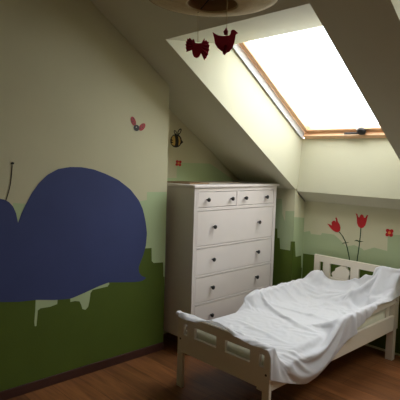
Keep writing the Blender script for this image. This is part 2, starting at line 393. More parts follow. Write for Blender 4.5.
# bee sticker on the alcove wall
bx = -DA
p0 = onX(176, 141, bx)
t = thing('bee_sticker', 'black and yellow bee sticker with two wing loops above the dresser', 'wall sticker', (bx, p0.y, p0.z))
def bp_(pts): return [wy(*p, bx) for p in pts]
b = bm_new(); body = stick(175.9, 140.8, 5.7, 6.7, 0, 32)
prism(b, [(bx, *p) for p in bp_(body)], (.002, 0, 0)); prism(b, [(bx, *p) for p in bp_([(180.8, 139.5), (183.2, 142.2), (181, 144)])], (.0018, 0, 0))
child(obj('body', b, M['black']), t)
b = bm_new()
prism(b, [(bx+.002, *p) for p in bp_([(171.4, 139), (172.5, 136.3), (174.3, 135.6), (175, 138), (175.2, 143), (174.6, 145.6), (172.8, 145.3), (171.2, 143.6), (173.2, 142.5), (171.2, 141.3), (173, 140.3)])], (.0006, 0, 0))
prism(b, [(bx+.002, *p) for p in bp_([(177.8, 136.2), (179.1, 137), (180.2, 139.4), (180.3, 142), (179.4, 144.6), (178.2, 145.6), (178.7, 141)])], (.0006, 0, 0))
child(obj('stripes', b, M['yellow']), t)
for (x, y, rx, ry, a) in ((175.2, 132.3, 2.2, 1.3, 1.2), (179.4, 131.6, 3.4, 1.6, -1.1)):
    b = bm_new(); o_ = bp_(stick(x, y, rx, ry, a, 20)); i_ = bp_(stick(x, y, rx*.62, ry*.5, a, 20))
    va = [b.verts.new((bx+.0016, *p)) for p in o_]; vb = [b.verts.new((bx+.0016, *p)) for p in i_]
    va2 = [b.verts.new((bx, *p)) for p in o_]; vb2 = [b.verts.new((bx, *p)) for p in i_]
    n = 20
    for i in range(n):
        j = (i+1) % n
        b.faces.new((va[i], va[j], vb[j], vb[i])); b.faces.new((va2[i], va2[j], va[j], va[i])); b.faces.new((vb[i], vb[j], vb2[j], vb2[i])); b.faces.new((va2[i], vb2[i], vb2[j], va2[j]))
    child(obj('wing', b, M['black']), t)

def flower(cx, cy, r, mapper, base, dv, label, name='flower_sticker'):
    c = mapper(cx, cy); c0 = base(c)
    t = thing(name, label, 'wall sticker', c0, 0, 'small red flower stickers')
    for k in range(4):
        a = PI/4+k*PI/2+.12
        b = bm_new(); q = [mapper(*p) for p in stick(cx+.62*r*math.cos(a), cy+.62*r*math.sin(a), r*.52, r*.46, a, 14)]
        prism(b, [base(p) for p in q], Vector(dv)*(1+.1*k)); child(obj('petal', b, M['red']), t)
    b = bm_new(); prism(b, [base(mapper(*p)) for p in stick(cx, cy, r*.36, r*.36, 0, 12)], Vector(dv)*1.6); child(obj('flower_centre', b, M['centre']), t)
flower(178.4, 163.2, 3.1, lambda u, v: wy(u, v, bx), lambda p: (bx+T, p[0], p[1]), (.0016, 0, 0), 'small four-petal red flower sticker under the bee')
flower(389.5, 232.8, 4.1, lambda u, v: wx(u, v, Y2), lambda p: (p[0], Y2-T, p[1]), (0, -.0016, 0), 'four-petal red flower sticker at the far right above the headboard')

# tulip stickers
def tulip(head, stem, leaf, label, rootpx):
    c = wx(*rootpx, Y2); t = thing('tulip_sticker', label, 'wall sticker', (c[0], Y2, c[1]), 0, 'tulip stickers over the bed')
    child(decalY('bloom', [wx(*p, Y2) for p in head], Y2-T, .002, M['red']), t)
    q = []
    for i in range(len(stem)-1):
        for k in range(4):
            f = k/4; q.append((stem[i][0]*(1-f)+stem[i+1][0]*f, stem[i][1]*(1-f)+stem[i+1][1]*f))
    q.append(stem[-1])
    child(decalY('stem', [wx(u-.5, v, Y2) for u, v in q]+[wx(u+.5, v, Y2) for u, v in q[::-1]], Y2-T, .0014, M['stem']), t)
    for lf in leaf:
        child(decalY('leaf', [wx(*p, Y2) for p in lf], Y2-T, .0018, M['stem']), t)
tulip([(327.2, 223.6), (329.6, 224.2), (332.2, 225.6), (331.6, 222.6), (333, 220.8), (334.6, 220.6), (336.2, 222.2), (336, 219.4), (335.2, 218), (336.4, 217.2), (337.4, 219), (337.8, 221.4), (339.8, 224.6), (340.6, 227.8), (340, 230.8), (338, 232.3), (335.4, 231.8), (332.6, 230), (330, 227.2), (328.8, 225.4)],
      [(339.2, 231.8), (342.6, 236), (345.4, 241.4), (347.4, 248), (349.4, 258), (350, 264)],
      [[(341.6, 244.4), (343.4, 242.6), (346, 242.4), (349.8, 242), (346.2, 243.2), (343.6, 243.4)]],
      'red tulip sticker leaning left on the wall behind the headboard', (345, 243))
tulip([(355.6, 213.2), (357.4, 214), (358.2, 217), (359.6, 217.4), (360.6, 215), (362, 214.2), (363.4, 215.4), (364.2, 217.8), (365.6, 217.6), (366.6, 215.4), (368.4, 215), (367.2, 218), (366.6, 221.6), (365.4, 225.2), (363.4, 227.6), (361, 228.2), (358.6, 226.6), (357.2, 223.4), (357, 218.6), (356.6, 215.4)],
      [(361, 228), (360.4, 236), (359.4, 245), (358.4, 252), (357, 262), (356.5, 266)],
      [[(354, 241), (356.6, 239.8), (360, 241), (364, 241.6), (360, 242.2), (356.6, 241)]],
      'upright red tulip sticker on the wall behind the headboard', (360, 240))

# ================================================================== DRESSER
XF, YD, DW, DH = .246, .063, 1.046, 1.316
t = thing('dresser', 'tall white six-drawer dresser with dark knobs in the alcove', 'dresser', (XF, YD, 0), .012)
def part(name, bm_, m, smooth=False, bevel=0, parent=None): return obj(name, bm_, m, parent or t, smooth, bevel)
b = bm_new(); box(b, -.497, 0, DH-.02, 0, DW+.012, DH); part('top', b, M['white'], bevel=.004)
for y in (.012, DW-.034):
    b = bm_new(); box(b, -.485, y, .11, -.012, y+.022, DH-.02); part('side_panel', b, M['white'], bevel=.003)
for y in (.012, DW-.012-.042):
    for x0 in (-.012-.042, -.485):
        b = bm_new(); box(b, x0, y, 0, x0+.042, y+.042, .1101 if x0 < -.1 else .11); part('leg', b, M['white'], bevel=.003)
b = bm_new(); box(b, -.485, .034, .12, -.475, DW-.034, DH-.02); part('back_panel', b, M['white'])
def dy(u, v): 
    p = onX(u, v, XF-.012); return p.y-YD
b = bm_new()   # face frame
s0, s1 = .05, DW-.05
rows = [(1.264, 1.142), (1.117, .842), (.826, .615), (.599, .396), (.380, .165)]
fx0, fx1 = -.034, -.012
for y in (.0345, s1): box(b, fx0, y, .1105, fx1, y+(s0-.0345), DH-.0205)
box(b, fx0, s0, rows[0][0], fx1, s1, DH-.0205)
for i in range(4): box(b, fx0, s0, rows[i+1][0], fx1, s1, rows[i][1])
box(b, fx0, s0, .12, fx1, s1, rows[-1][1])
ym = .5*(dy(237.6, 200)+dy(239.6, 200)); box(b, fx0, ym-.012, rows[0][1], fx1, ym+.012, rows[0][0])
part('face_frame', b, M['white'], bevel=.002)
g_ = .0035
def knob(y, z, par):
    y -= .014
    k = bm_new(); lathe(k, [(.006, 0), (.006, .010), (.013, .016), (.0165, .022), (.016, .028), (.010, .032)], (fx1-.001, y, z), 'X', 16)
    part('knob', k, M['knob'], True, parent=par)
def drawer(y0, y1, z0, z1, ks):
    d = bm_new(); box(d, -.46, y0+g_, z0+g_, fx1-.0025, y1-g_, z1-g_)
    o = part('drawer', d, M['white'], bevel=.002)
    for k in ks: knob(k, (z0+z1)/2+(.0 if z0 > 1.1 else .008), o)
drawer(s0, ym-.012, rows[0][1], rows[0][0], (dy(208.4, 200), dy(232.6, 199.7)))
drawer(ym+.012, s1, rows[0][1], rows[0][0], (dy(246.3, 198.3), dy(267.5, 197.5)))
ka = .5*(dy(215, 227)+dy(213.5, 260)); kb = .5*(dy(259.8, 222)+dy(258.5, 252.5))
for i in range(1, 5): drawer(s0, s1, rows[i][1], rows[i][0], (ka, kb))

# flat things lying on the dresser
def slab(name, pxs, z, h, m, label, cat, group=None):
    q = [onZ(u, v, z) for u, v in pxs]; c = sum(q, Vector())/len(q)
    b = bm_new(); prism(b, [(p.x-c.x, p.y-c.y, 0) for p in q], (0, 0, h)); o = obj(name, b, m, bevel=.001); o.location = (c.x, c.y, z)
    return tag(o, label, cat, group)
def slabw(name, x0, y0, x1, y1, rz, z, h, m, label, cat):
    cx, cy = (x0+x1)/2, (y0+y1)/2; hx, hy = (x1-x0)/2, (y1-y0)/2
    b = bm_new(); box(b, -hx, -hy, 0, hx, hy, h); o = obj(name, b, m, bevel=.001); o.location = (cx, cy, z); o.rotation_euler = (0, 0, rz)
    return tag(o, label, cat)
ZT = DH+.0005
slabw('picture_book', -.20, .12, .10, .36, .10, ZT, .008, M['brownpaper'], 'flat brown-covered book lying on the left end of the dresser top', 'book')
slabw('paper_sheet', -.16, .42, .06, .62, -.2, ZT, .003, M['paper'], 'pale paper sheet on the dresser top beside the brown book', 'paper')
slabw('greeting_card', -.14, .68, .04, .82, .35, ZT, .004, M['paper'], 'small pale card near the middle of the dresser top', 'card')

# ================================================================== BED
XB, YF, BW, BL = .536, -.324, .767, 1.616
XE, YH = XB+BW, YF+BL
bed = thing('childs_bed', "white wooden child's bed with slotted footboard and guard rails", 'bed', (XB+BW/2, YF+BL/2, 0))
def bpart(name, bm_, m=None, bevel=.004, parent=None):
    o = obj(name, bm_, m or M['bed'], None, False, bevel); o.parent = parent or bed
    o.matrix_parent_inverse = Matrix.Translation(bed.location).inverted() if parent is None else Matrix.Identity(4); return o
def slot_board(y0, y1, zb, zl, zu, zt, legw=.056):
    """board across the bed with slots; one closed mesh made of flush cells"""
    b = bm_new()
    xs = [XB, XB+.056, XB+.09, XB+.158, XB+.352, XB+.428, XB+.62, XE-.077, XE-.043, XE]
    solid_cols = {0: 1, 2: 1, 4: 1, 6: 1, 8: 1}
    cells = []
    xg = xs; zg = [zb, zl, zu, zt]
    V = {}
    def vert(i, j, k):
        if (i, j, k) not in V: V[(i, j, k)] = b.verts.new((xg[i], (y0, y1)[k], zg[j]))
        return V[(i, j, k)]
    S_ = set()
    for i in range(len(xg)-1):
        for j in range(3):
            if j == 1 and i % 2 == 1: continue
            S_.add((i, j))
    for (i, j) in S_:
        b.faces.new((vert(i, j, 0), vert(i+1, j, 0), vert(i+1, j+1, 0), vert(i, j+1, 0)))
        b.faces.new((vert(i, j, 1), vert(i, j+1, 1), vert(i+1, j+1, 1), vert(i+1, j, 1)))
        for (di, dj, e) in ((-1, 0, ((i, j), (i, j+1))), (1, 0, ((i+1, j), (i+1, j+1))), (0, -1, ((i, j), (i+1, j))), (0, 1, ((i, j+1), (i+1, j+1)))):
            if (i+di, j+dj) not in S_:
                (a, c), (d, f) = e
                b.faces.new((vert(a, c, 0), vert(d, f, 0), vert(d, f, 1), vert(a, c, 1)))
    return b
fo = bpart('footboard', slot_board(YF, YF+.024, .242, .366, .437, .492), bevel=.003)
for x in (XB, XE-.05):
    b = bm_new(); box(b, x, YF+.0004, 0, x+.05, YF+.0236, .2415); bpart('leg', b, bevel=.003)
b = bm_new(); box(b, XE-.09, YF+.001, .228, XE-.05, YF+.023, .2415); bpart('corner_block', b, bevel=.002)
for (x, z) in ((XB+.028, .33), (XE-.025, .33)):
    b = bm_new(); 
    q = [(x+.007*math.cos(2*PI*k/12), YF-.002, z+.007*math.sin(2*PI*k/12)) for k in range(12)]
    prism(b, q, (0, .003, 0)); bpart('bolt', b, M['bolt'], 0)
hb = bpart('headboard', slot_board(YH-.024, YH, .242, .535, .652, .709), bevel=.003)
for x in (XB, XE-.055):
    b = bm_new(); box(b, x, YH-.07, 0, x+.055, YH-.0245, .241); box(b, x, YH-.07, .241, x+.055, YH-.0245, .46); bpart('leg', b, bevel=0)
# carved animal in the headboard window
an = [wx(*p, YH-.02) for p in [(333.5, 284), (333.2, 277), (332.2, 274.6), (333.4, 272.4), (335.4, 271.8), (336.4, 269), (339.4, 267.8), (342.4, 266.4), (345.2, 267.6), (347.6, 268.4), (348.8, 271), (350.2, 272.4), (350.4, 275.2), (349.2, 277.2), (348.6, 284)]]
b = bm_new(); prism(b, [(p[0], YH-.019, p[1]) for p in [(p[0]-.008, p[1]+.006) for p in an]], (0, .014, 0)); bpart('animal_cutout', b, bevel=0)
for x0 in (XB, XE-.022):
    b = bm_new(); box(b, x0, YF+.0245, .24, x0+.022, YH-.0705, .36); bpart('side_rail', b)
for x0 in (XB+.0, XE-.022):
    b = bm_new(); prism(b, [(x0, .40, .425), (x0, .46, .432), (x0, 1.10, .445), (x0, YH-.0705, .455), (x0, YH-.0705, .505), (x0, 1.0, .502), (x0, .44, .497), (x0, .40, .485)], (.022, 0, 0)); bpart('guard_rail', b)
    for y in (.44, 1.13):
        b = bm_new(); xx = x0+.0225 if x0 < .8 else x0-.0145
        box(b, xx, y, .25, xx+.014, y+.05, .48); bpart('guard_post', b)
b = bm_new()
for k in range(12): box(b, XB+.037, YF+.05+k*.125, .262, XE-.037, YF+.05+k*.125+.07, .278)
bpart('slats', b)
for x0 in (XB+.0375, XE-.0525):
    b = bm_new(); box(b, x0, YF+.03, .242, x0+.015, YH-.072, .2615); bpart('slat_bearer', b)

def puffy(x0, y0, z0, x1, y1, z1, r, nx=24, ny=48, amp=.003, seed=0):
    b = bm_new(); box(b, x0, y0, z0, x1, y1, z1)
    bmesh.ops.bevel(b, geom=b.edges[:], offset=r, segments=4, affect='EDGES', profile=.5)
    return b
mt = obj('mattress', puffy(XB+.038, YF+.035, .2785, XE-.038, YH-.075, .398, .022), M['mattress'], smooth=True)
mt.location = (0, 0, 0)
tag(mt, 'cream mattress lying in the white bed under the crumpled sheet', 'mattress')

# ================================================================== LAMP AND BIRD MOBILE
LX, LY, LZ = 1.565, -1.115, 2.10
t = thing('pendant_lamp', 'wide round flat tan lampshade hanging from the ceiling at the top', 'lamp', (LX, LY, LZ))
b = bm_new()
prof = [(.092, -.028), (.10, -.030), (.16, -.020), (.215, -.008), (.243, -.001), (.246, .003), (.243, .006), (.215, .000), (.16, -.012), (.10, -.022), (.092, -.022)]
lathe(b, prof + [prof[0]], (0, 0, 0), 'Z', 64, cap=False); bmesh.ops.remove_doubles(b, verts=b.verts[:], dist=1e-5)
obj('lampshade', b, M['shade'], t, True)
b = bm_new(); tube(b, [(.246*math.cos(2*PI*k/48), .246*math.sin(2*PI*k/48), .002) for k in range(49)], .0028, 6); obj('rim', b, M['brownpaper'], t, True)
b = bm_new()
lathe(b, [(.093, -.024), (.096, .005), (.088, .05), (.06, .09), (.03, .105), (.028, .105), (.058, .088), (.085, .048), (.092, .005), (.0905, -.024), (.093, -.024)], (0, 0, 0), 'Z', 40, cap=False)
obj('inner_bowl', b, M['brownpaper'], t, True)
b = bm_new(); lathe(b, [(.02, .04), (.021, .06), (.02, .115), (.008, .125)], (0, 0, 0), 'Z', 20); obj('socket', b, M['wire'], t, True)
b = bm_new(); lathe(b, [(.003, -.012), (.018, -.006), (.028, .012), (.026, .03), (.014, .05), (.013, .055)], (0, 0, 0), 'Z', 20); obj('bulb', b, M['bulb'], t, True)
b = bm_new(); tube(b, [(0, 0, .12), (0, 0, ZC-LZ-.03)], .003, 8); obj('cord', b, M['wire'], t)
b = bm_new(); lathe(b, [(.05, ZC-LZ), (.05, ZC-LZ-.02), (.02, ZC-LZ-.035)], (0, 0, 0), 'Z', 24); obj('ceiling_rose', b, M['white'], t)
# support wire across the hole, from which the mobile hangs
A1 = onZ(198, 12.3, LZ-.028); B1 = onZ(227.2, -2, LZ-.03)
b = bm_new()
tube(b, [A1-Vector((LX, LY, LZ)), (A1.lerp(B1, .5)-Vector((LX, LY, LZ)))+Vector((0, 0, .035)), B1-Vector((LX, LY, LZ))], .0022, 8)
obj('hanger_wire', b, M['wire'], t)

def bird_outline():
    return None
camdir = Vector((rt.x, rt.y, 0)).normalized()
def felt_bird(px, body_px, label, fan, top, zrot):
    """felt bird on a string: flat felt body with a pleated wing fan through it"""
    dist_pt = top
    X0, Y0 = dist_pt.x, dist_pt.y
    nrm = Vector((fw.x, fw.y, 0)).normalized()
    depth = (Vector((X0, Y0, 0))-Vector((CAM.x, CAM.y, 0))).dot(nrm)
    def at(u, v):
        d = ray(u, v); k = depth/(d.x*nrm.x+d.y*nrm.y); return CAM+d*k
    c = at(*px)
    t = thing('felt_bird', label, 'hanging ornament', c, 0, 'felt birds hanging from the lamp')
    b = bm_new(); q = [at(*p)-c-nrm*.004 for p in px_smooth(body_px)]; prism(b, q, nrm*.008); obj('body', b, M['bird'], t, bevel=.0015)
    for nm, fp in fan:
        # pleated fan: a strip of radial folds
        b = bm_new(); rows_ = []
        n = len(fp)
        for i, (inner, outer) in enumerate(fp):
            z_ = (.006 if i % 2 else -.006)
            a = at(*inner)-c-nrm*.010; o_ = at(*outer)-c-nrm*.006
            rows_.append((b.verts.new(a+nrm*z_*.2), b.verts.new((a+o_)/2+nrm*z_*.8), b.verts.new(o_+nrm*z_)))
        for i in range(n-1):
            for j in range(2): b.faces.new((rows_[i][j], rows_[i][j+1], rows_[i+1][j+1], rows_[i+1][j]))
        o = obj(nm, b, M['bird'], t); s = o.modifiers.new('solid', 'SOLIDIFY'); s.thickness = .0025; s.offset = 0
    b = bm_new(); tp = Vector((X0, Y0, dist_pt.z)) - c
    tube(b, [at(px[0], px[2] if len(px) > 2 else px[1])-c, tp], .0011, 6); obj('string', b, M['string'], t)
    return t
import itertools
def fanpx(c0, c1, o_pts, jag=.8):
    out = []
    n = len(o_pts)*2-1
    for i in range(n):
        k = i//2; f = (i % 2)/2
        if i % 2: o = ((o_pts[k][0]+o_pts[k+1][0])/2, (o_pts[k][1]+o_pts[k+1][1])/2); 
        else: o = o_pts[k]
        s = i/(n-1); inn = (c0[0]*(1-s)+c1[0]*s, c0[1]*(1-s)+c1[1]*s)
        if i % 2: o = (o[0]+(inn[0]-o[0])*.12*jag, o[1]+(inn[1]-o[1])*.12*jag)
        out.append((inn, o))
    return out
# left bird: rounded body, tail and spread pleated wings
fb = felt_bird((198, 43), [(192.2, 40.3), (193.2, 39), (194.4, 40.2), (195, 43), (198.5, 43.6), (201.5, 43.2), (203, 40.5), (204.8, 38.2), (204.6, 40.5), (203.4, 44), (202.6, 48), (201, 53), (199.4, 56.6), (196.8, 58), (194, 57), (192.4, 53.6), (191.8, 49), (191.6, 44)],
    'left of the two dark red felt birds, pleated wings spread', 
    [('wing', fanpx((193.5, 43), (193.6, 50), [(189.6, 38.6), (187.2, 39.2), (186, 42), (185.4, 45), (185.6, 48.4), (186.4, 52.4)])),
     ('wing', fanpx((202.4, 43), (200.4, 52), [(206.6, 41), (208.8, 42.6), (209.6, 46), (209.4, 50.5), (208.2, 55), (206.6, 58.5), (204.6, 60.8)]))], A1, 0)
fb2 = felt_bird((226.8, 33), [(212.6, 32), (214.4, 33.6), (218, 35.6), (222, 36.2), (226, 36.2), (229.6, 35.4), (230.6, 33.4), (230.8, 31.4), (232.2, 30), (234.2, 30), (236, 31.6), (238, 33.2), (235.8, 34.6), (235.2, 38), (234.4, 43), (232.4, 48), (229.6, 51.4), (226, 53), (221.6, 51), (217.6, 47.8), (215, 43.6), (214.2, 38)],
    'right of the two dark red felt birds, upright with raised tail and beak', 
    [('wing', fanpx((224.6, 36), (227.2, 36), [(223.4, 32), (225.2, 29), (226.6, 28.2), (227.8, 31.5)])),
     ('wing', fanpx((227, 45), (223.4, 46), [(228, 50), (226, 54.2), (224.6, 56), (223, 55), (222.4, 51.5)]))], B1, 0)

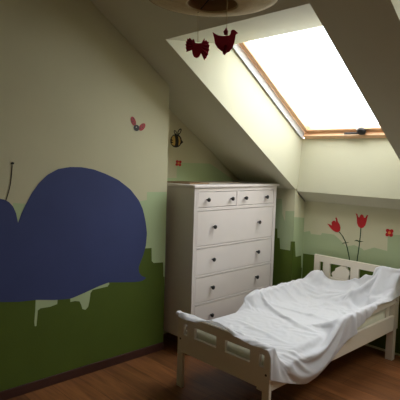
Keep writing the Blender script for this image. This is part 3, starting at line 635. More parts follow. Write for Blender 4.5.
# ---- the crumpled sheet: a draped cloth, each row of the grid given in millimetres as x, y, z of every point
SHEET_ROWS = [
(537,-332,483,533,-346,492,546,-348,495,557,-338,487,567,-351,483,584,-353,481,602,-355,481,619,-357,481,636,-361,482,652,-365,484,669,-366,486,686,-367,490,702,-360,487,719,-360,488,735,-353,486,751,-351,492,767,-347,498,783,-345,505,799,-341,510,815,-336,515,831,-331,518,840,-320,528,855,-326,522,872,-328,525,889,-330,528,906,-328,530,923,-329,527,939,-329,523,956,-329,518,968,-323,507,984,-324,500,1000,-330,498,1017,-335,495,1033,-341,493,1049,-347,490,1065,-355,491,1080,-358,498,1097,-360,495,1113,-364,498,1129,-362,491,1146,-361,487,1162,-355,484,1177,-363,487,1194,-361,483,1211,-362,485,1227,-356,483,1243,-362,487,1255,-350,485,1272,-350,482,1289,-354,481,1302,-357,491,1313,-357,482,1324,-358,469,1330,-357,453,1332,-356,435,1333,-355,418,1333,-355,401,1334,-356,384,1334,-356,366,1335,-357,349,1336,-357,332),
(522,-334,497,528,-337,509,543,-336,511,559,-341,507,570,-334,494,587,-340,496,604,-344,498,621,-347,499,638,-351,500,654,-347,495,671,-350,500,688,-348,497,704,-348,503,718,-340,495,733,-342,504,749,-338,509,765,-332,513,782,-327,516,798,-321,517,815,-316,518,831,-310,518,848,-304,517,865,-307,518,882,-311,518,899,-315,516,915,-321,513,928,-311,517,945,-309,518,963,-308,518,980,-309,518,996,-317,518,1012,-323,516,1028,-328,513,1045,-333,509,1062,-336,505,1078,-339,501,1094,-340,493,1108,-341,503,1123,-343,496,1140,-344,502,1157,-343,497,1172,-348,504,1188,-344,497,1205,-343,494,1223,-345,496,1239,-348,503,1254,-343,497,1271,-344,502,1289,-344,498,1303,-337,490,1315,-340,493,1323,-339,480,1325,-338,463,1325,-337,445,1324,-338,428,1322,-339,410,1322,-339,393,1321,-340,375,1321,-341,358,1321,-343,340,1321,-344,323),
(529,-316,496,535,-318,510,541,-321,497,557,-323,497,572,-323,510,589,-325,509,607,-327,508,624,-329,506,639,-331,498,656,-330,504,672,-331,497,688,-329,503,706,-328,500,721,-325,507,737,-323,497,754,-322,497,770,-320,497,786,-318,497,803,-316,497,819,-314,497,836,-313,497,852,-311,497,868,-310,497,885,-309,497,901,-308,497,918,-308,497,934,-308,497,950,-308,497,967,-308,497,983,-309,497,999,-310,497,1016,-311,497,1032,-313,497,1049,-314,497,1065,-316,497,1081,-318,497,1098,-319,497,1114,-321,497,1130,-322,497,1147,-324,497,1163,-325,507,1179,-328,499,1194,-326,507,1212,-327,506,1230,-327,506,1246,-328,499,1261,-325,507,1278,-323,497,1294,-322,497,1312,-320,500,1319,-320,489,1316,-320,473,1315,-320,455,1314,-321,438,1313,-321,420,1312,-321,402,1312,-322,385,1311,-323,367,1311,-324,349,1311,-326,332,1311,-328,314),
(528,-296,499,536,-299,510,541,-303,497,557,-305,497,574,-306,497,590,-308,497,607,-309,497,623,-309,497,640,-310,497,656,-310,497,673,-309,497,689,-309,497,706,-308,497,722,-307,497,739,-305,497,755,-304,497,772,-302,497,784,-304,512,801,-302,513,819,-300,512,836,-298,512,852,-295,510,869,-294,509,886,-292,508,903,-290,507,920,-290,507,937,-290,507,954,-291,507,971,-292,509,988,-293,510,1004,-295,511,1021,-297,512,1038,-299,513,1054,-303,514,1072,-303,513,1089,-303,511,1101,-300,497,1118,-302,497,1134,-303,497,1151,-304,497,1167,-306,497,1184,-306,497,1200,-307,497,1216,-307,497,1233,-307,497,1249,-306,497,1266,-305,497,1282,-304,497,1299,-303,497,1315,-299,498,1315,-300,482,1316,-301,465,1316,-301,447,1317,-301,430,1317,-302,412,1317,-302,394,1316,-303,377,1315,-304,359,1314,-305,341,1313,-306,324,1312,-308,306),
(525,-294,469,527,-290,483,535,-280,491,552,-282,494,569,-283,497,586,-284,499,603,-285,501,619,-286,503,636,-287,506,653,-287,506,669,-285,503,686,-283,501,702,-282,500,719,-280,498,736,-279,497,753,-277,497,770,-275,497,778,-286,486,794,-281,490,811,-281,487,827,-288,483,844,-285,481,861,-288,478,877,-282,478,894,-279,477,911,-279,476,929,-280,476,944,-288,475,961,-288,476,979,-288,477,995,-281,481,1012,-281,483,1029,-283,484,1046,-288,485,1057,-279,494,1073,-284,488,1084,-275,497,1102,-276,498,1119,-277,498,1136,-277,497,1154,-278,497,1170,-279,493,1181,-287,482,1197,-283,492,1214,-282,491,1232,-281,490,1249,-280,489,1266,-279,488,1283,-279,484,1296,-285,474,1311,-282,468,1310,-282,454,1311,-282,437,1313,-282,420,1316,-282,403,1318,-283,385,1319,-283,368,1319,-284,350,1319,-286,333,1319,-287,316,1318,-289,299),
(533,-290,440,527,-287,453,537,-280,460,554,-281,463,570,-281,466,587,-279,469,604,-279,471,620,-283,472,634,-274,478,650,-279,475,664,-287,472,681,-288,470,698,-288,468,715,-287,466,732,-285,465,749,-282,465,765,-279,464,771,-263,463,785,-272,459,801,-275,455,818,-278,452,835,-279,449,852,-278,447,868,-278,445,885,-277,444,902,-276,444,919,-271,445,935,-276,443,952,-276,444,969,-276,445,986,-275,446,1002,-272,449,1018,-277,449,1033,-271,456,1049,-268,460,1059,-257,468,1072,-267,464,1088,-263,467,1104,-270,466,1120,-275,466,1137,-271,467,1150,-261,470,1167,-258,467,1183,-264,464,1197,-272,460,1214,-273,459,1231,-272,457,1248,-268,457,1263,-260,458,1280,-257,456,1293,-264,447,1307,-263,439,1306,-264,425,1308,-264,409,1312,-264,392,1315,-264,375,1318,-264,359,1320,-265,342,1320,-266,325,1321,-268,308,1321,-270,291),
(532,-288,409,527,-281,425,539,-278,432,555,-277,435,572,-277,438,588,-277,440,605,-276,442,614,-265,451,630,-269,450,644,-277,447,660,-280,445,677,-281,443,693,-282,441,710,-279,440,726,-277,439,743,-275,438,748,-263,448,761,-264,437,777,-264,433,794,-264,431,810,-264,428,827,-264,426,843,-263,425,860,-263,423,876,-262,422,893,-262,420,909,-263,419,926,-263,419,942,-263,419,959,-263,420,976,-263,420,992,-263,421,1009,-263,424,1025,-262,426,1041,-258,431,1043,-246,443,1059,-250,440,1075,-254,439,1091,-257,440,1108,-259,443,1117,-253,456,1132,-256,449,1148,-257,444,1164,-259,439,1180,-260,435,1197,-260,433,1213,-260,431,1230,-260,429,1246,-256,427,1260,-247,429,1275,-239,429,1289,-243,421,1304,-245,412,1305,-245,398,1307,-245,382,1310,-245,365,1312,-246,349,1315,-246,332,1319,-247,316,1320,-248,300,1320,-250,283),
(532,-275,392,527,-270,406,540,-272,411,556,-271,414,573,-270,417,589,-268,420,596,-258,432,612,-263,429,628,-265,428,644,-263,431,660,-266,428,677,-266,427,693,-263,431,708,-264,425,724,-260,426,740,-255,431,756,-253,432,766,-244,440,778,-244,429,794,-245,423,811,-245,420,827,-244,420,843,-242,424,860,-242,421,875,-243,415,892,-242,414,908,-242,418,924,-242,416,941,-243,412,957,-244,410,973,-245,409,990,-246,409,1007,-247,409,1023,-246,411,1040,-246,413,1052,-242,423,1059,-230,432,1075,-234,429,1091,-239,426,1107,-242,427,1119,-238,439,1133,-235,449,1146,-237,440,1162,-239,431,1178,-240,425,1194,-241,421,1210,-241,419,1227,-239,418,1241,-242,410,1258,-241,406,1273,-236,406,1286,-225,407,1300,-228,398,1310,-226,389,1309,-226,373,1314,-226,357,1315,-226,341,1313,-227,324,1315,-227,308,1319,-229,291,1320,-230,275),
(535,-260,381,529,-255,393,538,-253,402,555,-254,403,569,-251,413,585,-252,408,601,-253,412,613,-244,420,630,-247,418,646,-249,416,662,-247,422,678,-248,417,693,-244,424,710,-245,425,724,-242,417,741,-243,415,756,-236,422,772,-236,423,783,-223,430,800,-226,428,816,-228,427,830,-224,417,847,-226,413,862,-222,420,879,-224,420,893,-222,412,910,-223,410,927,-223,413,942,-223,408,959,-224,410,975,-224,407,992,-225,406,1008,-226,410,1024,-226,406,1040,-225,412,1056,-227,409,1071,-226,415,1081,-215,424,1097,-219,425,1112,-223,419,1128,-225,425,1138,-218,438,1154,-218,443,1167,-219,429,1182,-220,420,1198,-221,416,1214,-221,412,1230,-221,408,1247,-221,410,1262,-221,404,1274,-220,392,1290,-218,388,1305,-209,390,1306,-210,376,1317,-209,363,1311,-207,348,1317,-207,333,1316,-207,316,1315,-208,300,1316,-209,283,1318,-211,267),
(563,-226,398,578,-226,402,594,-227,405,608,-225,413,623,-227,410,638,-228,416,652,-226,408,667,-228,411,681,-225,418,697,-227,415,712,-229,410,725,-223,418,741,-226,413,755,-220,420,770,-221,420,784,-217,410,800,-217,412,811,-207,419,827,-211,416,842,-206,422,857,-209,420,873,-211,419,886,-206,409,902,-208,410,916,-204,416,932,-206,415,945,-203,406,961,-204,405,976,-203,410,992,-204,406,1008,-205,409,1023,-206,409,1039,-207,410,1055,-209,410,1070,-209,405,1082,-205,415,1096,-204,409,1111,-206,414,1125,-203,422,1138,-207,414,1152,-206,422,1160,-198,436,1176,-200,435,1188,-201,423,1203,-203,415,1219,-203,418,1234,-204,415,1249,-203,411,1263,-203,403,1272,-202,390,1287,-199,389,1297,-198,376,1306,-197,371,1319,-195,364,1313,-192,349,1320,-191,335,1312,-189,321,1318,-188,307,1316,-188,291,1315,-190,275,1317,-191,259),
(563,-207,394,578,-207,399,592,-207,406,608,-207,406,623,-207,410,637,-208,418,653,-208,417,665,-209,407,681,-209,406,697,-208,407,712,-208,412,727,-207,407,742,-206,411,757,-205,407,770,-201,417,786,-198,418,801,-197,414,814,-194,405,830,-194,406,845,-193,407,861,-191,410,875,-190,418,891,-189,419,904,-188,410,919,-187,406,934,-186,412,949,-185,415,963,-185,408,979,-184,406,995,-184,408,1010,-185,408,1026,-186,407,1042,-187,406,1056,-188,412,1072,-189,413,1086,-187,405,1099,-184,415,1114,-186,416,1128,-187,409,1143,-186,414,1159,-190,410,1172,-187,421,1181,-180,434,1195,-182,426,1210,-183,416,1225,-185,410,1240,-184,414,1252,-184,404,1268,-183,401,1280,-183,390,1289,-182,378,1305,-178,377,1310,-177,366,1322,-176,356,1323,-175,340,1318,-172,326,1320,-173,310,1311,-170,297,1318,-169,283,1316,-170,267,1316,-171,252),
(562,-187,391,576,-188,400,590,-188,408,606,-188,408,620,-189,416,636,-189,414,650,-191,407,666,-189,406,680,-190,412,696,-189,411,712,-189,415,727,-188,413,742,-187,406,757,-185,406,771,-182,414,786,-181,408,802,-178,409,816,-178,417,832,-177,416,846,-173,410,860,-173,417,876,-171,419,890,-170,412,905,-169,408,921,-168,406,936,-167,410,952,-167,409,967,-166,414,982,-165,409,997,-165,407,1013,-165,406,1029,-166,406,1044,-168,410,1060,-169,407,1075,-169,412,1091,-169,415,1103,-166,405,1118,-167,407,1133,-168,414,1146,-167,406,1162,-169,406,1178,-171,407,1192,-168,419,1202,-163,430,1217,-164,422,1232,-166,413,1246,-166,405,1262,-166,408,1270,-163,394,1283,-163,385,1297,-162,379,1305,-160,367,1318,-157,364,1325,-156,350,1325,-155,334,1327,-155,318,1325,-154,302,1316,-151,289,1311,-151,274,1317,-150,260,1316,-152,244),
(562,-168,388,575,-168,398,588,-169,408,603,-169,413,619,-170,411,634,-171,406,650,-172,410,664,-172,416,680,-171,416,696,-170,416,712,-170,414,726,-169,408,742,-168,410,757,-166,406,772,-163,410,788,-162,409,801,-161,418,817,-159,416,832,-158,409,846,-155,417,861,-154,413,877,-151,415,892,-151,409,907,-150,413,923,-149,412,938,-148,407,954,-148,406,970,-148,406,984,-146,413,1000,-146,412,1016,-146,411,1032,-147,411,1047,-148,407,1063,-149,409,1079,-150,406,1094,-149,412,1109,-150,416,1122,-147,407,1138,-149,406,1152,-149,414,1166,-149,406,1182,-151,406,1199,-153,406,1208,-146,420,1223,-144,424,1237,-145,413,1251,-146,405,1267,-146,405,1281,-146,396,1287,-143,382,1301,-143,373,1313,-141,370,1320,-137,358,1325,-136,343,1328,-135,328,1328,-135,312,1328,-134,296,1322,-133,281,1314,-131,267,1311,-131,252,1315,-132,236),
(563,-148,386,573,-149,398,586,-149,408,602,-150,410,618,-151,406,633,-152,412,648,-153,415,664,-154,410,679,-154,407,695,-153,406,711,-152,405,727,-150,405,743,-149,408,758,-147,411,773,-144,406,787,-143,414,803,-141,416,816,-142,407,831,-139,412,847,-136,414,863,-134,413,878,-134,407,894,-132,406,909,-131,410,925,-130,409,941,-129,413,957,-130,412,972,-129,407,988,-128,405,1003,-126,410,1019,-127,410,1034,-128,407,1050,-128,406,1066,-129,406,1082,-130,409,1098,-130,406,1112,-130,412,1128,-130,417,1141,-129,408,1157,-131,406,1171,-130,413,1185,-130,407,1202,-132,406,1219,-134,406,1227,-125,419,1244,-126,418,1258,-127,408,1269,-127,396,1285,-126,392,1298,-126,384,1305,-122,369,1315,-121,364,1312,-120,350,1319,-118,335,1325,-116,320,1330,-115,305,1329,-114,289,1325,-113,274,1319,-112,259,1312,-111,245,1313,-112,229),
(563,-129,384,571,-129,398,585,-130,407,601,-131,406,616,-132,412,632,-133,413,647,-134,410,663,-135,406,679,-135,408,695,-134,408,711,-133,408,726,-132,412,742,-130,412,758,-128,407,773,-125,409,788,-124,416,801,-124,407,817,-122,406,833,-120,410,848,-118,406,864,-116,406,880,-114,405,896,-113,410,911,-112,406,927,-111,407,943,-110,410,959,-110,409,975,-110,412,991,-110,411,1005,-107,405,1021,-108,405,1037,-108,405,1053,-108,409,1069,-109,408,1085,-110,406,1101,-110,409,1117,-111,405,1131,-111,411,1146,-111,418,1160,-111,410,1176,-112,405,1190,-111,413,1205,-111,408,1222,-113,406,1240,-114,406,1248,-105,417,1259,-106,403,1273,-107,392,1286,-107,384,1302,-106,380,1316,-105,370,1313,-101,359,1313,-100,344,1315,-98,328,1321,-97,313,1327,-95,298,1332,-94,283,1327,-93,267,1321,-92,252,1314,-91,238,1312,-92,222),
(563,-109,382,570,-110,396,585,-111,403,599,-112,411,615,-113,412,631,-114,407,647,-115,405,663,-116,408,679,-115,408,695,-115,406,710,-114,410,727,-112,410,742,-111,406,758,-108,407,772,-106,414,786,-107,406,802,-105,408,818,-103,405,834,-100,408,850,-99,406,866,-97,409,882,-95,410,898,-94,406,914,-92,409,929,-91,405,945,-91,408,961,-91,406,977,-91,409,993,-91,407,1009,-89,411,1025,-89,411,1041,-89,411,1056,-89,407,1072,-89,406,1088,-90,408,1105,-90,407,1121,-91,409,1136,-92,405,1152,-93,409,1166,-92,417,1181,-92,411,1196,-92,406,1211,-92,413,1226,-92,409,1243,-94,412,1259,-95,402,1273,-91,408,1279,-87,391,1291,-87,380,1305,-88,370,1321,-85,367,1321,-83,353,1318,-80,337,1316,-78,322,1319,-77,306,1325,-75,291,1332,-74,276,1329,-73,260,1323,-72,245,1316,-71,231,1311,-72,215),
(563,-90,380,572,-91,394,582,-92,406,599,-93,409,614,-94,406,631,-95,406,647,-96,409,663,-96,410,679,-96,407,695,-95,408,711,-94,406,727,-93,409,743,-92,406,758,-90,413,773,-88,407,789,-87,409,805,-86,405,821,-84,410,836,-81,406,852,-79,410,868,-78,410,885,-76,410,901,-75,409,917,-73,406,933,-72,409,949,-72,406,965,-72,407,981,-72,405,997,-71,409,1012,-70,405,1029,-70,406,1045,-70,408,1061,-69,411,1077,-69,407,1093,-70,405,1109,-70,408,1125,-71,408,1141,-72,409,1157,-73,406,1174,-75,408,1187,-73,416,1202,-73,411,1218,-73,406,1233,-72,412,1249,-74,412,1262,-74,399,1277,-71,405,1293,-71,393,1300,-68,377,1315,-69,370,1314,-68,357,1323,-63,347,1325,-61,331,1322,-58,315,1320,-56,299,1324,-55,284,1332,-54,269,1330,-53,253,1324,-52,238,1317,-51,223,1311,-51,208),
(563,-70,379,570,-71,394,582,-72,406,598,-73,406,614,-75,409,631,-76,410,647,-77,410,663,-77,407,680,-77,409,696,-76,406,712,-75,409,728,-74,408,744,-72,406,759,-71,413,775,-69,412,790,-68,406,807,-66,408,823,-64,407,839,-62,411,854,-60,406,871,-59,406,887,-57,406,904,-55,406,920,-54,408,936,-53,406,952,-53,410,968,-53,410,984,-53,407,1000,-52,410,1016,-51,408,1033,-51,408,1049,-50,405,1065,-50,407,1081,-49,409,1098,-50,408,1114,-50,405,1130,-50,405,1146,-51,406,1163,-53,408,1179,-55,406,1195,-56,407,1209,-53,416,1224,-53,411,1240,-53,406,1256,-54,410,1265,-53,396,1282,-51,396,1294,-52,382,1310,-49,377,1320,-49,363,1315,-47,352,1317,-46,337,1327,-41,325,1328,-39,309,1323,-36,293,1325,-35,277,1332,-33,262,1330,-33,246,1324,-32,231,1317,-31,216,1310,-31,202),
(563,-51,378,569,-52,393,583,-53,402,598,-54,410,614,-56,410,631,-57,410,647,-57,408,664,-58,406,680,-57,409,696,-57,405,712,-56,407,728,-54,405,745,-53,408,761,-51,412,776,-51,405,792,-49,405,809,-47,406,825,-45,411,840,-43,407,857,-41,406,873,-39,407,890,-37,406,906,-36,406,923,-35,406,939,-34,409,955,-33,409,971,-34,407,988,-34,410,1004,-33,407,1020,-31,411,1036,-31,406,1052,-30,406,1069,-30,406,1085,-30,406,1102,-30,406,1118,-30,406,1135,-30,406,1151,-31,406,1168,-33,406,1184,-34,406,1201,-36,406,1217,-37,406,1231,-34,415,1247,-34,412,1263,-34,408,1275,-34,397,1281,-35,382,1296,-33,373,1310,-32,364,1324,-30,358,1317,-27,347,1313,-26,331,1322,-22,317,1330,-19,303,1329,-17,287,1326,-14,271,1333,-13,256,1330,-12,240,1323,-11,225,1316,-11,210,1308,-10,195),
(563,-31,377,570,-32,392,582,-34,404,597,-35,409,614,-36,407,631,-37,406,647,-38,406,664,-38,407,680,-38,406,697,-38,410,713,-36,406,729,-35,406,745,-34,411,761,-33,405,777,-32,408,794,-30,409,810,-28,410,827,-26,412,843,-24,406,859,-22,408,876,-20,408,892,-18,407,909,-17,406,925,-15,406,942,-14,409,958,-14,406,975,-14,406,991,-14,406,1008,-13,406,1024,-12,407,1041,-11,409,1056,-11,415,1073,-11,416,1090,-11,416,1106,-11,416,1123,-11,416,1139,-10,415,1156,-11,414,1173,-13,413,1189,-14,412,1206,-16,411,1221,-16,406,1238,-16,406,1253,-14,412,1267,-14,402,1275,-14,388,1287,-14,376,1303,-13,372,1317,-12,364,1323,-9,353,1321,-8,339,1311,-5,325,1318,-2,310,1327,1,296,1332,3,281,1328,6,265,1334,7,249,1330,8,233,1322,9,219,1315,10,204,1307,10,189),
(563,-12,376,570,-13,392,581,-14,404,598,-16,406,614,-17,409,631,-18,406,647,-19,409,664,-19,410,681,-19,410,697,-19,407,713,-17,411,730,-16,412,746,-15,407,763,-14,410,779,-12,406,795,-10,410,812,-8,411,828,-7,406,844,-4,405,861,-2,406,878,0,406,895,2,406,911,3,406,928,5,407,945,6,407,962,7,408,978,7,408,995,6,409,1011,7,415,1027,7,419,1044,8,420,1061,9,420,1077,9,417,1094,9,414,1110,8,409,1127,8,407,1143,9,406,1160,8,406,1177,7,406,1194,6,406,1210,5,410,1227,5,407,1243,4,411,1259,6,408,1267,5,393,1281,6,384,1291,6,371,1307,7,367,1323,8,360,1319,11,350,1321,13,334,1311,15,321,1315,18,304,1323,21,290,1333,24,276,1331,26,260,1335,27,243,1329,29,228,1321,30,213,1313,31,199,1305,31,183),
(563,8,376,569,6,391,581,5,404,597,4,407,614,2,406,631,1,409,647,0,406,664,0,405,681,0,405,697,1,408,714,2,406,731,3,407,747,5,410,764,5,406,780,7,409,797,9,406,813,11,406,830,13,407,846,14,414,862,15,416,879,17,418,896,18,419,913,20,420,930,22,420,947,23,421,963,24,421,980,24,420,997,24,419,1014,26,418,1031,27,416,1046,26,409,1063,26,407,1080,27,406,1096,28,406,1113,29,406,1130,29,409,1146,30,406,1163,29,407,1180,28,406,1196,26,406,1213,25,406,1229,25,411,1246,25,411,1259,25,400,1274,25,393,1280,25,377,1295,26,369,1312,27,367,1326,28,360,1323,31,348,1322,33,332,1312,36,319,1313,38,302,1320,41,287,1329,44,273,1335,46,257,1335,48,241,1329,49,225,1320,50,211,1312,51,196,1304,51,180),
(562,27,375,569,26,391,580,24,403,597,23,405,614,22,406,630,21,409,647,20,406,663,19,408,680,19,409,696,20,406,713,21,407,730,22,407,746,24,405,763,25,409,779,27,406,796,29,407,813,31,408,830,33,409,846,34,412,862,36,418,879,37,420,896,38,417,912,39,414,929,39,410,945,39,409,962,40,407,979,40,407,996,40,406,1012,43,406,1029,45,406,1046,46,406,1062,47,410,1078,48,406,1095,48,405,1112,49,408,1128,49,407,1145,50,408,1162,50,406,1178,48,409,1195,47,408,1212,46,407,1228,45,406,1245,45,410,1261,45,405,1272,45,393,1279,46,378,1293,46,369,1310,48,367,1326,49,361,1328,51,349,1325,53,333,1314,56,320,1311,59,304,1317,61,288,1324,64,273,1333,67,259,1336,68,242,1330,70,227,1321,71,212,1313,72,198,1306,72,183),
(562,47,375,569,45,390,580,44,402,596,42,408,613,41,409,630,40,409,646,39,409,663,39,406,679,39,409,696,39,411,712,41,408,729,42,408,746,43,408,763,44,410,779,45,415,795,46,417,812,48,417,829,51,417,845,53,417,862,56,417,878,56,412,894,56,407,911,57,405,928,58,405,945,59,406,961,59,407,978,60,405,994,60,408,1011,62,409,1028,64,410,1044,65,411,1061,66,408,1077,67,409,1094,68,408,1111,69,406,1127,70,408,1144,70,405,1160,70,406,1177,68,408,1193,67,406,1210,66,406,1227,66,405,1243,65,409,1260,65,406,1268,66,392,1278,66,378,1292,67,369,1308,68,368,1324,69,362,1330,71,352,1327,74,336,1318,76,322,1311,79,307,1314,82,290,1321,84,275,1328,87,260,1336,89,245,1331,90,229,1323,91,215,1314,92,200,1307,92,186),
(561,67,375,568,65,390,580,63,402,596,62,407,613,60,407,629,59,405,646,58,405,662,58,405,679,58,406,696,58,407,712,59,413,728,60,414,745,61,415,762,63,415,778,64,414,795,65,411,811,66,407,828,68,406,845,70,405,861,72,405,878,75,405,894,75,410,910,77,406,927,78,408,944,78,408,960,79,409,977,79,409,993,79,405,1010,81,408,1026,83,408,1043,85,407,1060,86,408,1076,87,405,1093,88,406,1109,89,409,1126,90,408,1142,91,405,1159,90,408,1175,89,408,1192,88,406,1208,86,408,1225,86,408,1242,86,406,1258,86,407,1268,86,394,1277,87,379,1290,87,370,1307,89,368,1323,90,363,1331,91,354,1329,94,339,1321,97,324,1313,99,310,1312,102,294,1319,105,278,1326,107,263,1334,109,249,1332,111,232,1323,112,218,1315,113,204,1307,113,189),
(561,86,375,568,84,390,580,83,402,595,81,406,612,80,405,629,79,405,645,78,407,662,77,408,678,77,409,695,77,405,711,77,405,728,78,405,745,79,405,761,80,405,778,82,405,794,84,405,811,85,407,828,87,409,844,89,406,860,91,409,877,93,411,893,95,411,909,96,407,926,97,407,943,98,406,959,98,406,976,98,406,992,98,409,1009,101,406,1025,103,405,1042,104,407,1058,106,405,1075,107,405,1091,108,409,1108,109,409,1124,110,406,1141,111,408,1157,111,408,1174,109,406,1190,108,408,1207,107,408,1223,106,406,1240,106,408,1257,106,408,1266,106,394,1276,107,381,1289,108,370,1305,109,368,1321,110,361,1332,112,357,1330,114,342,1323,117,327,1314,120,313,1311,122,297,1317,125,282,1325,127,267,1333,130,252,1332,131,236,1324,132,221,1316,133,207,1308,133,192),
(560,106,375,568,104,389,579,102,401,595,101,406,612,99,406,628,98,407,645,97,406,661,96,406,678,96,406,694,96,409,711,97,408,728,97,407,744,98,406,760,99,409,777,101,409,794,103,410,810,105,411,827,107,410,843,109,406,860,110,406,876,112,408,893,114,407,909,115,409,925,117,406,942,117,408,958,118,407,975,118,406,992,117,407,1008,120,411,1024,122,410,1040,124,406,1057,126,407,1073,127,410,1090,128,409,1106,129,405,1123,130,408,1139,131,408,1156,131,406,1172,130,407,1189,128,407,1205,127,405,1222,127,408,1238,127,407,1255,127,408,1268,127,397,1276,128,383,1287,129,371,1304,130,368,1319,131,362,1331,132,361,1331,135,346,1324,137,331,1316,140,317,1311,143,301,1316,145,286,1323,148,271,1332,150,257,1332,152,240,1324,153,226,1316,153,211,1308,154,196),
(559,126,375,567,124,389,579,122,401,594,120,406,611,119,407,627,117,406,644,116,406,660,116,406,677,116,407,693,116,408,710,116,407,726,117,406,743,117,408,759,119,407,776,120,406,792,122,406,809,124,406,825,126,407,842,128,410,858,130,408,874,132,405,891,133,407,907,135,406,923,136,410,940,136,410,956,137,409,973,137,408,989,137,406,1005,139,410,1021,141,408,1037,143,411,1054,145,411,1070,147,411,1086,148,406,1103,149,407,1119,150,406,1136,152,406,1152,152,406,1169,150,406,1185,149,406,1201,147,408,1218,147,407,1234,147,410,1251,147,409,1263,147,397,1276,148,388,1284,149,373,1300,150,369,1316,151,365,1330,152,365,1332,155,352,1326,158,337,1319,160,322,1311,163,308,1315,166,292,1322,168,277,1329,170,263,1332,172,247,1325,173,232,1317,174,218,1309,174,203),
(558,145,375,567,143,388,578,141,401,594,140,406,610,138,405,627,137,405,643,136,405,659,135,405,676,135,405,692,135,405,709,135,405,725,136,408,741,137,409,758,138,408,774,140,407,790,141,405,807,143,405,823,145,405,839,147,408,856,149,406,872,151,408,888,153,405,905,154,406,921,155,410,937,155,406,953,156,406,970,156,405,986,156,405,1002,159,410,1018,161,407,1034,163,409,1050,164,406,1066,166,406,1083,168,408,1099,169,406,1115,170,409,1131,171,410,1148,171,411,1164,170,412,1181,169,412,1197,167,413,1213,167,413,1229,167,407,1245,167,405,1262,167,404,1273,168,392,1280,169,377,1295,171,370,1311,172,367,1327,173,370,1333,175,359,1326,178,345,1319,180,330,1311,183,316,1315,186,300,1321,188,285,1326,190,270,1332,192,254,1325,193,240,1318,194,225,1310,194,211),
(556,166,376,567,164,388,577,161,400,593,159,406,609,158,407,625,156,406,642,155,406,658,155,407,674,154,407,691,154,408,707,155,408,723,155,409,740,156,407,756,157,405,772,159,405,788,161,406,805,163,407,821,164,408,837,167,405,853,168,407,869,170,405,886,172,406,902,173,409,918,174,406,934,175,406,950,175,409,966,175,410,983,175,410,998,178,406,1014,181,409,1030,183,405,1047,184,406,1063,186,410,1078,188,407,1095,190,406,1111,191,406,1127,192,406,1144,192,406,1160,190,406,1176,188,406,1193,187,406,1209,187,408,1225,187,412,1241,187,411,1257,187,408,1266,188,394,1276,190,382,1290,191,373,1306,193,369,1322,193,373,1332,195,366,1327,198,353,1319,200,338,1311,203,324,1314,206,308,1320,208,293,1326,210,278,1332,212,263,1326,213,248,1318,214,233,1311,215,219),
(554,186,377,567,184,387,577,181,400,592,179,406,608,178,405,624,176,405,640,175,406,657,174,406,673,174,406,689,174,406,705,174,407,721,175,406,738,176,405,754,177,406,770,178,408,786,180,408,802,182,408,819,184,409,835,186,406,851,188,408,867,190,406,883,191,409,899,192,406,915,193,405,931,194,408,947,194,407,963,194,407,979,194,411,994,197,406,1011,200,406,1027,202,406,1043,204,410,1059,206,407,1075,208,412,1091,210,414,1107,211,415,1124,213,416,1140,212,415,1155,212,410,1171,210,408,1188,208,406,1204,207,406,1220,207,406,1236,207,408,1252,207,411,1264,209,399,1273,210,386,1286,212,377,1302,210,380,1317,214,376,1331,215,374,1326,218,361,1319,220,347,1311,223,332,1315,226,317,1321,228,301,1327,230,287,1332,232,271,1326,233,256,1319,234,241,1312,235,227),
(551,206,379,566,204,387,576,202,400,591,199,406,607,197,407,623,196,407,639,194,405,655,194,406,672,193,406,688,193,407,704,193,405,720,194,405,736,195,407,753,196,408,769,198,407,785,199,406,801,201,406,817,203,408,833,205,406,849,207,406,865,209,408,881,210,405,898,212,406,914,213,409,929,214,406,946,214,405,962,214,405,977,214,411,993,217,409,1009,218,414,1025,220,415,1040,224,410,1056,226,408,1073,228,406,1089,229,406,1106,230,406,1122,231,408,1138,233,412,1154,233,418,1170,232,418,1186,230,416,1202,230,410,1218,230,409,1234,230,408,1250,229,412,1261,230,401,1272,232,388,1286,233,382,1300,229,390,1316,232,387,1331,235,382,1326,237,370,1318,240,356,1312,242,341,1315,245,325,1321,248,310,1328,250,296,1331,252,280,1325,253,265,1319,254,250,1312,255,235),
(548,226,383,564,224,388,575,222,399,590,219,405,606,217,409,622,215,406,638,214,408,655,213,406,671,213,407,687,212,406,703,213,407,720,214,406,736,214,407,752,216,406,768,217,405,785,219,407,801,221,405,817,223,406,833,225,408,849,227,408,865,228,405,882,230,405,897,231,409,914,232,410,930,233,410,946,233,410,962,233,405,977,233,411,993,236,414,1009,238,412,1025,239,410,1040,243,415,1057,245,415,1073,247,413,1089,249,411,1105,251,407,1121,253,406,1138,253,406,1154,252,407,1171,250,408,1187,249,410,1202,251,416,1218,250,418,1234,251,416,1250,253,412,1264,254,403,1273,255,390,1289,254,391,1300,248,401,1316,251,398,1330,254,392,1325,257,380,1317,259,366,1312,262,350,1316,265,335,1322,267,320,1329,269,305,1330,272,289,1324,273,274,1318,274,259,1312,275,244),
(546,245,389,562,244,389,575,242,398,589,239,407,605,237,408,622,235,409,638,233,406,654,232,409,670,232,407,686,232,406,703,232,407,719,233,407,735,234,406,751,235,405,768,237,407,784,238,407,800,240,406,817,242,407,833,244,406,849,246,408,865,248,405,881,249,408,898,250,406,914,251,405,930,251,405,946,252,405,962,252,409,979,252,406,994,255,410,1010,257,415,1024,259,406,1040,260,405,1057,263,405,1073,266,406,1089,268,406,1105,271,407,1122,273,407,1138,274,407,1154,272,407,1171,271,406,1187,270,406,1203,269,406,1219,268,407,1233,272,415,1247,273,407,1261,274,399,1277,276,394,1291,273,401,1301,267,413,1317,269,410,1329,274,402,1323,276,390,1315,279,376,1312,282,360,1317,285,344,1324,287,330,1330,289,314,1329,292,298,1323,293,283,1317,294,268,1312,295,252),
